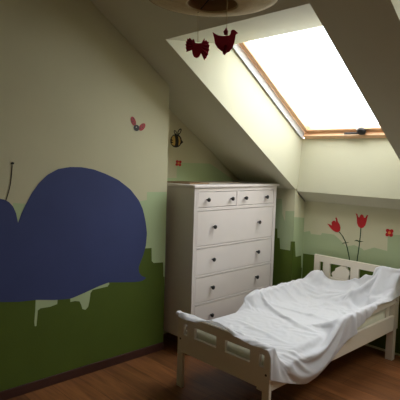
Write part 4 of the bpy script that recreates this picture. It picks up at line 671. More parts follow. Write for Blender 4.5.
(543,263,396,559,264,392,572,261,402,588,259,405,604,257,406,621,255,406,637,253,408,653,252,406,669,251,410,685,251,408,702,252,406,718,252,405,734,253,407,751,255,406,767,256,407,783,258,406,800,260,407,816,262,407,833,264,407,849,265,407,865,267,405,881,269,407,898,270,405,914,270,406,930,271,409,947,271,410,962,272,406,978,271,411,994,274,413,1010,276,408,1026,278,406,1042,280,410,1058,280,415,1073,279,421,1090,282,422,1106,284,423,1122,286,423,1139,288,423,1155,287,421,1171,287,419,1187,287,418,1203,287,416,1218,288,408,1234,290,406,1249,293,411,1262,294,401,1279,294,402,1291,291,412,1301,285,424,1317,288,421,1328,293,412,1322,296,400,1314,298,386,1313,302,369,1319,304,354,1326,306,339,1330,309,324,1327,311,308,1322,313,292,1316,314,277,1312,315,261),
(542,281,406,557,282,400,573,281,399,587,278,407,603,276,410,619,274,409,636,273,407,652,271,406,668,270,406,684,271,411,701,271,409,717,272,406,734,273,407,750,274,408,766,275,406,783,277,405,799,279,405,816,281,405,832,283,405,849,285,405,865,287,406,881,288,406,898,289,407,914,290,409,931,290,412,947,290,408,963,290,411,979,290,411,995,292,406,1012,295,408,1027,297,414,1041,296,423,1057,296,428,1074,299,428,1090,302,428,1106,304,426,1122,307,424,1138,308,420,1154,307,417,1170,306,412,1186,306,410,1202,307,409,1218,309,413,1234,310,411,1249,312,405,1265,314,405,1280,313,412,1291,309,423,1302,303,435,1317,307,432,1326,313,422,1320,315,410,1314,318,396,1315,321,379,1321,324,364,1327,326,349,1329,329,333,1325,331,317,1319,332,302,1313,333,287,1312,335,270),
(541,298,417,556,300,410,571,300,405,587,298,405,602,296,412,618,294,413,635,292,412,651,290,411,667,290,409,684,290,406,700,291,410,716,291,408,733,292,405,749,293,406,766,295,408,782,296,409,799,298,410,815,299,411,832,301,412,848,303,413,865,305,413,881,306,413,898,308,413,914,309,412,930,309,408,947,309,406,963,309,405,980,309,407,996,311,413,1011,313,420,1025,311,429,1041,314,433,1058,316,431,1073,319,428,1089,322,424,1105,324,421,1121,325,415,1135,324,408,1152,325,407,1168,325,406,1185,326,406,1201,327,406,1217,329,407,1234,331,408,1250,333,410,1266,333,416,1280,331,424,1291,327,435,1302,322,447,1317,326,443,1325,332,433,1318,334,421,1314,337,406,1316,341,389,1323,343,374,1329,345,359,1328,348,343,1322,350,327,1315,351,312,1311,352,296,1312,354,280),
(541,315,429,555,316,421,569,318,413,584,318,408,601,315,406,617,312,406,633,311,408,650,309,406,666,309,409,682,309,406,699,310,408,715,311,409,732,312,406,749,313,406,765,314,408,782,315,406,798,317,406,815,319,408,831,320,410,848,322,408,865,323,407,881,325,406,898,326,405,914,327,405,931,328,407,948,329,409,963,327,415,978,323,422,994,325,429,1010,329,432,1026,331,429,1041,329,421,1056,327,413,1072,329,410,1087,333,408,1103,338,406,1119,343,405,1134,344,412,1150,345,409,1167,345,410,1184,346,411,1200,347,412,1216,348,414,1233,349,418,1248,350,423,1264,350,429,1278,348,437,1291,345,447,1302,340,459,1317,345,454,1324,351,443,1316,353,432,1315,357,416,1318,360,400,1326,362,385,1329,365,369,1325,367,353,1318,369,338,1311,370,322,1311,372,306,1313,374,289),
(542,330,443,555,332,432,570,333,428,583,336,419,599,334,417,616,332,414,629,332,405,646,330,407,663,330,406,680,330,406,697,330,407,714,331,408,731,332,406,748,333,406,765,334,408,781,335,406,798,337,406,815,338,407,831,340,409,848,341,406,865,343,406,881,344,406,898,345,406,914,346,411,930,345,418,945,342,425,961,339,432,978,342,434,994,345,429,1009,345,421,1024,343,413,1040,343,406,1056,346,407,1072,349,412,1087,350,419,1103,353,420,1119,358,419,1133,365,412,1149,365,413,1166,365,415,1182,366,417,1199,366,420,1215,366,425,1230,366,431,1246,366,437,1262,366,443,1277,366,450,1290,363,460,1302,359,471,1316,365,465,1323,371,455,1315,373,444,1318,376,428,1319,379,411,1328,381,397,1327,384,380,1320,386,364,1313,387,349,1311,389,333,1314,391,316,1313,393,299),
(504,368,444,512,358,460,515,352,470,529,356,461,544,358,451,558,360,441,572,358,430,587,358,421,603,357,413,619,355,406,637,355,406,653,354,412,670,354,406,688,355,406,706,355,409,724,356,405,742,357,408,760,358,406,778,359,410,795,359,405,813,360,406,831,362,406,849,364,406,865,360,415,882,356,423,898,354,431,916,355,435,934,356,432,950,353,422,967,353,412,984,356,406,1002,359,409,1020,363,406,1037,365,412,1055,366,409,1072,367,407,1087,373,417,1103,375,425,1120,371,428,1138,370,430,1156,371,433,1173,376,431,1189,372,438,1206,372,445,1223,373,451,1240,374,458,1257,375,465,1273,382,468,1289,382,475,1305,380,484,1318,387,473,1317,392,460,1320,395,444,1319,398,427,1328,400,411,1324,403,394,1314,403,379,1311,406,362,1314,408,344,1315,411,327,1313,413,309),
(518,381,452,516,375,469,519,369,482,536,367,478,550,372,467,565,370,458,576,373,445,592,370,438,607,370,429,616,374,414,634,374,413,652,374,411,669,374,406,687,374,408,705,375,406,724,375,406,742,376,406,760,378,410,777,378,406,795,379,406,814,380,408,831,381,415,845,373,426,863,372,433,881,373,435,898,373,430,915,369,422,931,364,413,949,368,407,967,373,406,985,376,406,1003,379,406,1021,382,410,1039,384,406,1057,386,406,1075,388,406,1093,389,406,1107,392,416,1125,389,419,1139,391,431,1155,390,440,1171,389,448,1189,391,446,1204,390,456,1220,389,465,1236,388,473,1253,389,481,1270,392,487,1286,395,492,1304,399,495,1318,406,484,1320,411,472,1315,413,456,1324,415,441,1325,419,423,1316,419,408,1311,422,390,1315,424,372,1316,427,355,1314,430,337,1313,432,319),
(519,398,463,522,392,479,523,386,492,540,383,490,557,383,482,567,387,469,583,383,461,596,385,449,608,388,437,620,390,424,632,393,411,650,393,408,667,393,406,686,394,406,704,394,406,723,395,406,741,396,406,759,397,406,777,398,409,794,397,417,808,391,427,826,390,435,844,392,436,861,391,428,876,386,419,893,384,411,911,384,406,930,384,406,948,388,406,966,392,410,984,396,406,1002,399,406,1021,402,406,1039,404,406,1057,406,406,1075,408,406,1093,410,406,1111,410,406,1128,408,411,1144,406,419,1160,406,428,1175,407,438,1187,411,451,1203,410,460,1219,409,468,1237,409,471,1253,410,480,1265,411,494,1282,415,499,1299,419,502,1315,425,494,1311,428,481,1320,431,468,1325,435,451,1315,434,435,1312,438,418,1316,440,400,1317,444,382,1314,447,365,1313,449,347,1314,452,329),
(520,416,472,524,409,487,526,403,501,542,402,494,560,399,494,573,399,483,582,402,468,592,404,453,604,407,440,617,409,428,632,411,419,649,412,413,666,413,409,684,413,408,702,414,408,720,414,409,738,415,412,755,414,419,770,407,428,786,407,436,804,409,437,822,409,429,837,404,420,853,402,411,871,403,407,889,404,406,908,404,406,926,404,406,944,408,406,962,412,406,980,415,410,998,419,406,1017,422,406,1035,425,406,1053,427,406,1071,428,406,1089,430,406,1107,430,406,1125,428,407,1142,426,412,1159,425,418,1176,424,426,1191,424,436,1206,425,446,1219,428,458,1233,430,469,1249,431,479,1265,431,487,1273,434,503,1290,438,505,1310,443,505,1312,449,488,1322,450,478,1313,449,462,1313,453,445,1317,456,427,1317,460,409,1314,463,392,1312,466,374,1313,469,356,1315,471,338),
(519,434,478,526,428,494,528,422,507,543,421,500,561,418,499,574,418,489,582,421,473,592,423,459,604,425,446,617,428,434,633,429,426,649,431,419,665,431,414,683,432,414,701,432,416,718,431,422,733,425,431,749,424,438,767,426,438,784,425,428,798,417,417,815,417,410,833,420,406,851,422,406,869,423,406,887,423,406,905,423,406,923,423,406,941,427,406,959,431,406,977,435,406,995,439,409,1014,442,406,1032,445,406,1051,447,406,1068,449,406,1086,451,406,1104,451,406,1122,449,406,1140,447,409,1157,445,414,1174,444,420,1191,444,428,1206,444,437,1222,445,446,1236,446,457,1250,448,468,1258,450,484,1265,453,500,1281,457,506,1299,463,507,1316,465,499,1311,465,487,1316,468,471,1318,472,453,1317,476,436,1314,479,418,1312,482,400,1313,485,382,1315,488,365,1318,490,347),
(516,452,485,521,445,501,529,440,512,544,439,505,562,436,505,575,437,494,582,439,478,592,442,464,604,444,451,618,446,441,633,447,433,648,449,427,664,449,425,682,449,426,698,446,434,714,442,442,732,443,441,748,441,430,761,433,418,778,433,408,796,435,406,814,437,406,831,439,411,849,441,406,867,442,406,884,443,406,902,443,406,920,443,406,938,447,406,956,451,406,974,455,406,993,459,406,1012,463,406,1030,465,406,1049,467,406,1066,469,406,1084,471,406,1102,472,406,1120,469,406,1137,467,407,1155,465,410,1172,464,415,1189,464,422,1205,464,431,1220,465,440,1234,466,452,1246,469,464,1255,471,480,1265,473,494,1273,476,509,1289,482,504,1307,483,506,1313,485,494,1318,488,479,1316,492,461,1313,495,444,1311,499,426,1313,502,409,1316,505,391,1319,507,374,1323,509,356),
(511,470,493,519,463,507,530,459,516,545,458,511,563,455,510,576,456,499,584,458,484,590,461,469,603,463,458,618,463,452,633,464,447,648,456,448,663,456,446,680,459,446,698,462,445,713,460,433,724,449,421,740,447,410,758,450,406,777,452,406,794,455,406,812,457,406,830,458,406,847,460,411,864,462,406,882,462,406,900,462,408,917,462,406,935,466,406,953,470,406,971,474,406,990,479,406,1009,483,408,1027,485,406,1046,488,406,1064,490,406,1081,492,406,1099,492,406,1117,490,406,1134,488,406,1152,486,407,1170,485,411,1186,484,417,1203,484,425,1218,485,434,1230,487,447,1242,489,461,1253,491,474,1263,493,488,1274,496,502,1284,499,516,1299,502,506,1313,504,502,1313,507,487,1311,511,469,1311,515,452,1314,518,435,1318,520,417,1323,523,400,1327,525,383,1331,526,366),
(527,480,488,530,479,505,531,479,520,547,476,518,564,474,516,567,473,499,579,476,491,593,477,482,606,469,479,621,466,474,636,466,469,650,472,462,664,475,449,678,477,436,689,465,425,704,463,413,721,465,407,739,467,409,757,470,406,774,472,406,792,474,406,810,476,406,827,478,406,845,479,406,862,481,410,880,482,406,897,482,409,915,481,406,932,486,406,950,490,406,968,494,406,987,499,406,1006,503,410,1024,505,406,1044,508,406,1061,510,406,1079,512,406,1096,513,406,1114,511,406,1132,508,406,1149,507,406,1167,505,408,1184,504,412,1200,504,419,1214,505,430,1223,506,446,1234,508,460,1244,510,474,1255,512,488,1266,515,502,1282,517,506,1297,521,515,1314,523,508,1311,526,495,1313,530,478,1318,533,461,1323,535,444,1329,536,427,1333,538,410,1337,540,393,1341,542,375),
(528,499,486,526,498,504,531,498,519,547,495,515,560,489,505,572,485,515,586,485,509,598,488,499,609,488,487,620,486,472,627,479,456,643,483,445,653,479,430,667,478,417,684,480,410,702,482,408,719,484,406,737,487,408,754,489,406,772,491,406,790,493,406,807,495,406,825,497,406,842,499,406,860,500,406,877,501,410,895,501,410,912,501,406,930,505,406,947,510,409,965,514,406,984,519,406,1003,523,410,1022,526,409,1041,528,406,1059,530,406,1076,533,406,1094,533,406,1111,531,406,1129,529,406,1146,527,406,1164,526,406,1181,525,409,1198,524,415,1210,525,428,1224,526,438,1236,527,452,1246,529,466,1254,532,482,1262,535,497,1276,537,506,1294,540,506,1311,544,513,1318,544,502,1325,544,487,1330,547,471,1335,550,454,1339,553,437,1342,555,419,1346,558,402,1349,560,385),
(519,516,485,528,517,500,535,516,513,542,509,500,553,504,515,569,504,513,575,499,500,586,497,487,597,495,472,608,494,457,621,494,443,634,494,430,648,496,419,665,497,414,682,499,411,700,502,409,717,504,408,735,507,406,752,509,406,769,511,406,787,513,406,804,515,406,822,517,406,840,518,406,857,519,406,875,520,406,892,520,406,910,520,406,927,525,406,945,529,406,962,534,406,982,539,412,1000,542,418,1019,544,417,1039,547,415,1057,550,413,1074,553,412,1091,554,411,1109,552,409,1126,550,408,1143,548,407,1160,546,406,1178,545,407,1194,545,413,1210,545,421,1223,546,433,1235,547,446,1246,549,460,1257,551,474,1261,555,490,1270,557,505,1287,560,505,1305,563,510,1311,563,498,1326,564,494,1330,567,478,1332,570,460,1332,572,443,1333,573,425,1333,574,408,1334,574,390),
(510,534,488,515,531,504,529,532,503,541,526,512,558,523,515,567,520,502,581,518,498,584,516,482,594,514,466,606,513,453,618,513,441,631,514,429,647,515,423,663,517,419,680,519,416,697,522,414,714,525,412,732,528,411,749,530,409,766,533,408,784,535,408,801,537,407,819,539,407,837,540,407,854,541,407,872,541,406,889,541,406,907,541,406,924,546,409,942,549,412,959,550,419,977,551,429,996,555,437,1018,561,430,1037,565,424,1055,569,421,1072,572,420,1089,573,419,1106,570,418,1123,568,417,1141,566,416,1158,565,414,1175,565,409,1192,565,409,1207,565,419,1222,566,427,1234,567,440,1245,569,454,1255,572,468,1264,574,483,1273,576,497,1278,577,514,1294,582,506,1310,580,509,1320,584,500,1317,582,483,1316,583,466,1315,583,448,1315,583,431,1315,583,413,1315,583,396),
(510,553,489,521,549,501,527,548,514,542,545,515,559,542,515,569,540,501,583,537,497,588,535,482,592,533,465,603,533,453,614,533,440,630,532,437,646,533,431,662,535,428,679,536,427,696,538,427,713,540,426,731,542,425,748,544,425,765,546,424,783,548,423,800,549,423,817,551,423,835,551,423,852,552,423,870,551,423,887,550,424,904,551,424,921,558,424,938,565,424,955,569,424,976,570,424,994,571,422,1014,576,415,1033,580,409,1051,584,407,1068,587,406,1085,589,406,1102,587,407,1120,586,408,1137,585,409,1154,586,413,1171,585,415,1188,585,414,1206,585,413,1220,586,424,1232,588,436,1238,589,452,1246,591,468,1254,593,483,1262,595,498,1277,597,506,1291,599,517,1308,600,516,1310,602,503,1312,603,487,1314,603,470,1317,604,453,1320,603,436,1317,604,418,1317,603,401),
(512,572,489,525,569,499,528,567,515,543,564,513,558,559,505,574,557,509,576,555,492,583,554,477,594,553,464,605,553,451,620,552,443,630,551,429,645,552,422,661,553,417,678,553,414,695,554,412,712,555,411,730,557,409,747,558,408,764,560,407,782,562,406,799,563,406,816,564,406,834,566,407,851,566,407,868,567,408,885,569,413,901,566,409,919,571,407,936,576,406,954,581,407,974,586,410,991,590,412,1011,595,406,1030,600,406,1047,604,407,1064,607,411,1081,609,406,1098,608,406,1116,607,406,1133,606,406,1151,605,406,1168,605,407,1185,605,409,1202,606,412,1217,607,420,1228,608,433,1238,609,447,1247,611,462,1256,613,477,1264,615,492,1271,617,507,1289,617,507,1304,621,514,1315,621,508,1320,622,493,1322,622,476,1323,623,458,1323,624,441,1323,624,424,1322,623,406),
(510,591,495,525,588,502,535,585,514,541,582,501,556,578,511,573,577,508,574,574,491,586,573,478,597,573,465,609,572,452,618,571,437,631,571,426,645,572,418,660,572,412,677,573,408,694,574,407,712,576,406,729,577,406,746,579,406,763,580,406,780,582,406,797,583,407,815,585,406,832,585,407,849,586,406,866,587,409,883,587,405,899,586,411,915,591,406,932,596,406,950,601,406,970,606,410,988,610,409,1008,615,406,1027,620,411,1044,624,412,1061,628,413,1078,629,411,1094,628,406,1112,627,406,1129,626,406,1147,625,406,1164,625,406,1181,625,407,1197,626,414,1213,627,417,1223,628,432,1232,629,446,1242,631,460,1251,633,474,1260,635,489,1268,637,503,1285,638,505,1301,640,505,1315,642,510,1322,642,497,1318,642,481,1318,643,464,1319,644,446,1320,644,429,1321,644,412),
(513,609,491,529,606,496,525,602,509,540,599,512,557,597,512,573,596,507,574,594,490,581,592,474,592,591,461,603,590,448,616,590,436,630,591,426,645,591,419,662,591,416,677,592,407,694,594,406,711,595,406,728,597,407,745,598,405,762,600,407,779,601,406,796,603,406,813,604,406,830,605,406,846,605,412,862,606,406,879,606,411,896,606,412,912,611,406,929,616,406,947,620,406,968,626,411,984,630,408,1005,635,406,1024,639,406,1041,643,406,1058,647,407,1074,650,412,1091,648,411,1108,648,406,1125,646,406,1142,646,406,1160,645,406,1177,646,406,1193,646,410,1208,647,419,1223,648,426,1234,649,439,1244,651,453,1254,652,467,1263,654,481,1272,656,495,1278,657,511,1294,658,514,1311,662,510,1311,660,497,1324,662,486,1325,662,469,1325,663,452,1324,664,435,1323,664,418),
(516,628,486,518,621,501,526,621,513,541,619,510,558,617,514,572,616,507,574,613,490,583,611,476,589,610,459,602,610,448,615,610,437,630,610,428,646,610,423,659,611,413,676,612,408,693,613,407,710,614,407,726,616,405,743,617,408,760,619,410,777,620,411,794,621,411,811,622,412,828,623,413,844,623,407,860,624,412,876,625,408,893,625,411,909,630,406,926,635,406,945,640,406,965,646,412,981,650,407,1002,655,406,1020,659,406,1037,663,409,1053,667,406,1070,669,406,1087,668,406,1104,668,410,1121,667,406,1138,666,406,1155,666,406,1173,666,406,1189,666,408,1205,667,415,1219,669,424,1231,670,436,1238,671,451,1246,672,466,1254,673,481,1261,675,496,1275,677,505,1287,677,518,1299,680,507,1312,679,505,1317,681,491,1324,683,475,1324,684,458,1325,684,441,1325,685,424),
(513,646,492,516,640,507,530,638,506,542,638,515,559,636,514,566,632,499,580,632,491,578,630,474,590,629,463,603,629,451,616,629,440,629,630,429,643,629,420,658,630,413,675,631,409,692,632,408,708,634,406,725,635,407,742,637,406,759,638,406,776,639,407,793,641,408,809,641,408,826,642,413,841,643,406,857,644,412,874,644,412,890,644,407,907,650,406,924,655,406,943,660,406,962,665,414,978,670,406,999,675,409,1017,679,410,1033,683,410,1050,687,409,1066,690,406,1083,688,409,1100,688,406,1117,687,407,1134,686,410,1151,686,409,1168,686,406,1185,687,407,1200,688,413,1214,689,422,1227,690,434,1237,691,447,1245,692,462,1254,694,476,1262,695,491,1269,697,506,1286,695,508,1300,699,516,1313,699,511,1318,701,498,1320,703,481,1321,704,464,1322,705,447,1324,705,430),
(508,664,498,517,659,512,531,656,512,540,654,501,556,652,501,570,649,510,570,648,492,582,648,481,595,647,470,607,647,458,620,647,447,632,648,436,643,649,423,657,650,414,674,651,409,690,652,407,707,653,406,724,655,406,741,656,406,758,658,406,774,659,405,791,660,406,808,661,407,824,662,412,839,662,406,856,662,405,871,663,413,887,663,407,904,669,407,921,674,406,940,680,406,959,685,415,975,690,406,996,695,406,1013,699,406,1030,703,406,1047,708,406,1063,710,408,1079,709,406,1096,707,411,1112,707,411,1129,707,409,1146,706,406,1163,707,406,1180,707,407,1196,708,412,1210,709,421,1223,711,432,1234,712,445,1244,713,458,1253,714,472,1259,716,487,1268,717,501,1282,716,511,1298,718,506,1312,720,516,1310,720,503,1311,721,486,1311,722,469,1311,722,453,1312,722,436),
(502,681,505,516,675,501,530,674,504,539,670,514,557,669,514,573,668,511,571,668,493,582,667,482,594,666,470,605,666,458,617,666,446,630,667,435,644,668,426,657,669,416,673,670,411,689,671,407,706,673,407,723,674,407,740,676,406,756,677,405,773,678,407,789,679,411,806,680,407,821,681,412,838,681,413,855,681,410,871,682,405,886,682,413,901,689,406,918,694,406,938,700,406,956,705,416,972,710,406,992,715,406,1010,719,406,1026,723,406,1043,728,406,1059,730,405,1075,728,410,1092,728,410,1108,727,405,1125,727,406,1141,727,408,1158,726,411,1175,727,411,1192,729,410,1205,730,420,1218,731,432,1230,732,444,1242,733,455,1252,735,468,1262,736,481,1271,737,494,1275,736,510,1292,736,514,1306,738,506,1319,739,506,1323,738,492,1323,739,475,1323,739,458,1322,740,442),
(505,699,499,521,694,499,526,691,513,539,689,515,556,688,514,572,688,510,575,687,494,579,686,479,591,686,468,603,685,457,615,686,446,628,686,435,642,687,426,656,688,418,672,690,412,689,691,408,705,692,406,722,694,405,739,695,407,755,696,409,771,697,412,788,698,413,805,699,413,821,700,408,836,700,415,852,701,410,869,701,408,885,701,406,900,707,413,915,714,406,935,720,406,953,725,416,969,730,406,989,735,406,1006,739,406,1023,744,406,1039,748,406,1055,750,410,1072,749,411,1087,748,406,1103,746,410,1120,746,412,1136,746,412,1153,747,410,1170,747,408,1187,749,410,1199,749,422,1211,750,435,1222,751,447,1230,750,460,1238,750,474,1248,751,487,1259,754,499,1271,756,510,1288,756,508,1302,756,516,1309,758,505,1321,758,497,1324,759,481,1325,760,464,1326,760,448),
(510,716,491,524,713,498,528,711,513,541,707,508,556,708,513,566,704,501,581,705,497,585,704,481,588,705,466,601,705,456,615,705,446,628,706,437,642,707,428,656,708,420,672,709,413,688,710,408,704,712,407,721,712,411,737,713,414,754,715,414,770,716,413,787,717,411,802,717,406,818,719,413,834,720,417,849,720,409,865,720,406,882,720,408,899,726,407,914,733,413,933,740,406,949,745,415,967,750,406,986,755,406,1003,759,406,1019,764,406,1035,769,408,1052,770,406,1068,769,405,1082,766,413,1099,766,413,1115,766,411,1131,766,408,1148,766,406,1165,767,406,1172,760,420,1186,763,432,1199,765,443,1210,767,453,1222,770,462,1235,771,471,1251,769,477,1262,772,488,1273,775,500,1280,775,515,1297,776,515,1314,776,514,1319,779,502,1322,780,486,1324,780,470,1325,780,453),
(518,732,483,526,732,497,530,730,512,539,726,501,554,725,501,568,721,511,571,722,495,579,723,482,591,723,471,603,724,460,616,724,450,629,725,440,643,726,430,656,727,422,671,728,414,687,730,409,704,731,411,720,732,412,736,731,406,752,733,406,769,735,406,785,736,406,801,736,410,817,737,406,834,738,408,848,738,417,864,739,412,879,740,406,895,745,412,911,751,406,930,759,406,946,765,414,964,770,406,983,775,406,999,780,406,1016,784,406,1032,789,406,1048,791,406,1063,787,412,1079,787,413,1094,785,405,1110,786,405,1126,786,406,1143,787,407,1155,781,418,1173,780,415,1189,781,422,1202,782,431,1214,784,440,1227,785,449,1239,788,459,1247,790,473,1255,792,487,1265,794,500,1277,795,511,1294,796,507,1307,796,517,1309,797,505,1313,798,490,1317,800,475,1322,801,459),
(523,750,487,515,747,501,528,747,502,536,743,513,552,740,515,568,740,515,571,741,499,581,742,488,593,742,477,605,742,466,618,743,456,631,744,446,644,745,436,657,746,427,672,748,419,687,749,413,703,750,409,719,751,407,736,751,406,750,751,414,767,752,415,783,753,416,798,756,410,814,757,407,831,757,406,845,758,416,862,758,417,875,759,408,892,764,406,908,771,406,926,778,411,942,784,409,962,790,407,980,795,408,996,800,409,1012,804,410,1029,809,411,1044,808,416,1060,808,415,1075,807,408,1089,803,415,1105,801,419,1121,800,421,1138,800,422,1155,801,423,1172,801,415,1188,801,417,1201,802,425,1213,804,433,1225,805,443,1233,808,457,1243,810,469,1254,812,482,1267,813,492,1272,815,507,1288,816,508,1302,816,518,1313,817,512,1320,817,499,1320,819,483,1319,820,467),
(514,768,483,521,765,498,525,764,511,537,762,515,553,760,512,567,758,504,577,756,514,586,758,502,593,761,488,606,761,477,619,762,466,632,762,456,646,763,447,659,764,438,673,765,429,688,768,421,704,766,421,721,767,419,737,768,415,751,769,406,766,771,413,782,772,411,797,774,416,813,775,413,827,776,405,844,777,410,859,778,418,875,778,416,890,785,410,906,790,412,923,798,411,939,803,413,959,807,417,977,811,420,993,815,421,1010,820,423,1026,825,423,1042,828,423,1056,828,415,1072,827,413,1088,824,414,1102,821,421,1119,820,418,1135,818,412,1153,820,413,1171,822,417,1185,821,413,1199,823,420,1211,824,428,1224,826,437,1235,827,449,1246,829,461,1256,832,474,1264,834,488,1267,835,504,1280,835,514,1296,836,514,1312,837,515,1321,837,505,1315,838,490,1318,840,475),
(514,787,484,524,785,497,525,783,512,538,782,514,554,780,513,568,777,504,574,776,521,586,776,512,599,775,502,612,775,491,624,775,481,637,776,470,651,778,459,664,780,448,678,782,439,692,784,432,707,785,424,721,786,416,734,785,406,749,787,412,764,790,407,781,791,408,795,793,415,809,793,407,825,796,405,841,796,406,856,797,416,873,797,419,889,804,417,904,812,412,920,819,411,937,823,409,959,824,407,977,827,407,994,831,408,1009,837,412,1022,845,419,1038,848,418,1053,847,424,1069,845,422,1085,844,418,1098,838,410,1115,838,408,1133,839,406,1152,840,406,1168,841,407,1183,842,410,1196,843,416,1208,845,424,1221,846,434,1233,848,445,1243,850,457,1250,852,472,1259,854,486,1266,856,500,1280,855,508,1291,856,520,1304,856,510,1316,855,514,1323,855,500,1329,855,486),
(509,805,490,523,804,497,528,802,510,538,799,501,553,797,501,561,793,516,570,791,503,581,790,494,594,789,484,606,789,474,619,790,464,632,791,454,645,792,443,658,793,433,671,795,425,686,797,418,701,799,411,716,802,405,731,804,410,747,806,413,763,808,414,777,811,408,793,813,413,808,813,407,822,813,413,837,815,406,853,815,408,871,815,411,886,824,420,904,830,426,916,841,418,934,844,410,958,845,406,977,847,406,992,850,414,1006,856,407,1022,862,407,1034,868,416,1050,867,419,1062,860,410,1078,859,406,1094,859,406,1112,859,406,1132,860,406,1149,860,410,1163,861,406,1179,863,408,1192,864,413,1205,865,422,1218,867,431,1230,868,442,1241,870,454,1251,872,466,1261,874,480,1269,876,494,1273,875,509,1290,873,508,1297,872,522,1303,872,510,1314,874,501,1326,875,491),
(501,819,501,516,822,500,529,821,504,536,815,514,552,814,514,567,812,516,571,811,500,581,810,488,592,809,476,604,808,465,617,808,455,629,809,445,642,810,435,655,811,426,668,813,418,683,815,412,698,818,407,714,821,410,729,823,410,745,825,408,761,827,408,776,830,412,791,831,405,807,833,407,820,833,415,835,834,410,851,834,407,868,834,406,888,842,412,899,850,431,919,859,437,931,865,417,955,866,406,976,868,406,988,870,418,1002,876,411,1018,882,412,1032,886,406,1048,883,406,1064,881,407,1077,877,416,1092,880,407,1112,881,406,1129,881,413,1145,881,413,1159,882,406,1175,883,407,1189,884,412,1202,886,420,1215,887,430,1227,889,440,1238,891,452,1247,892,465,1251,892,480,1257,893,495,1272,892,496,1277,890,511,1293,890,511,1306,890,520,1318,888,516,1312,887,502),
(499,838,503,512,837,511,525,836,516,536,835,512,552,833,516,568,831,515,573,830,500,586,828,491,596,828,478,606,827,466,615,828,452,628,828,443,641,829,433,653,831,425,666,833,417,681,835,412,696,837,409,712,840,406,727,842,406,743,845,406,759,847,407,774,849,406,790,851,407,804,850,415,819,852,413,834,852,417,850,853,414,865,853,406,885,861,408,897,870,431,916,879,445,933,883,429,951,887,411,972,889,406,990,889,409,1001,895,420,1014,902,412,1030,903,417,1045,901,417,1061,900,416,1076,897,408,1093,900,416,1112,903,409,1126,901,417,1141,901,414,1155,902,406,1170,903,408,1185,905,411,1199,906,419,1212,908,428,1224,910,438,1234,911,450,1238,911,466,1246,913,479,1259,912,488,1272,913,497,1274,911,512,1290,911,509,1304,910,517,1317,909,516,1321,906,502),
(499,857,507,514,855,504,526,852,507,536,854,514,553,853,515,564,848,505,579,849,503,581,846,487,592,846,475,603,846,464,614,847,453,627,848,443,640,849,434,652,850,426,666,852,419,680,854,413,695,857,408,710,859,408,726,861,409,741,864,410,757,866,408,772,867,412,787,869,414,803,869,410,816,872,417,832,871,412,847,871,409,863,872,406,883,880,406,894,890,427,913,897,435,930,903,430,949,906,423,968,910,416,984,910,406,1001,915,412,1013,922,420,1027,923,412,1042,919,408,1058,918,406,1075,919,406,1095,920,408,1108,920,421,1123,922,419,1135,921,408,1150,922,410,1166,924,411,1181,925,411,1195,927,419,1208,928,427,1221,930,436,1227,931,451,1240,931,461,1250,932,473,1259,933,485,1267,933,498,1273,932,512,1289,931,515,1304,930,510,1316,930,516,1319,928,503),
(505,874,498,515,874,509,528,871,511,536,871,502,551,869,502,562,865,514,569,865,499,578,865,486,590,865,475,602,866,465,614,866,454,627,867,445,639,868,436,652,870,428,665,872,421,679,874,415,694,876,411,709,879,407,725,881,407,740,883,410,755,886,412,771,887,411,786,888,407,801,889,406,817,889,408,831,891,414,847,891,415,863,891,413,880,900,406,894,908,419,912,910,416,928,916,414,942,923,411,958,929,407,977,933,406,996,936,406,1013,940,410,1028,944,416,1040,940,407,1057,939,406,1076,941,407,1090,938,419,1105,941,419,1116,939,409,1132,942,405,1147,943,407,1162,944,409,1177,946,413,1191,947,419,1205,949,427,1217,951,437,1228,952,448,1235,952,462,1241,950,477,1248,950,490,1258,952,502,1271,952,510,1287,950,509,1301,951,509,1314,951,517,1319,949,504),
(502,893,497,515,893,506,527,890,504,534,887,515,550,885,516,565,884,517,568,884,500,580,884,490,591,885,479,603,885,468,615,886,458,627,887,448,640,888,440,653,889,431,665,891,424,679,893,418,694,896,412,709,898,409,724,900,408,740,903,406,755,904,406,771,906,406,786,907,409,801,908,408,817,909,406,832,910,406,848,911,408,864,912,412,879,920,406,896,925,408,911,931,411,926,937,414,943,941,419,958,946,422,972,954,415,991,958,409,1010,961,406,1026,962,406,1042,962,406,1059,962,410,1074,958,421,1090,958,423,1099,959,410,1114,960,414,1129,962,410,1144,963,412,1160,964,410,1175,966,414,1189,968,421,1202,969,429,1214,971,440,1220,969,455,1227,969,468,1237,970,480,1251,970,485,1263,971,495,1274,972,505,1283,969,517,1298,971,513,1313,971,515,1317,969,502),
(500,912,495,516,910,497,523,908,509,534,906,510,550,905,514,565,904,516,572,903,503,587,900,499,599,900,488,610,901,477,620,903,466,633,903,457,647,902,451,659,904,443,671,907,433,682,912,424,696,915,417,710,918,410,725,920,408,740,922,409,756,923,410,771,925,409,786,927,406,802,928,406,817,929,408,834,930,407,850,932,408,866,932,408,881,939,410,897,945,408,909,951,416,924,957,422,942,960,426,959,963,431,975,968,431,991,975,425,1010,979,420,1026,981,418,1042,981,419,1058,978,426,1073,977,430,1085,979,419,1101,979,417,1113,980,409,1128,982,413,1143,983,410,1158,985,412,1173,986,417,1187,988,424,1200,989,433,1208,989,447,1218,989,459,1231,989,467,1243,990,477,1251,990,490,1257,988,504,1267,988,515,1282,989,520,1297,990,522,1307,990,510,1316,990,499),
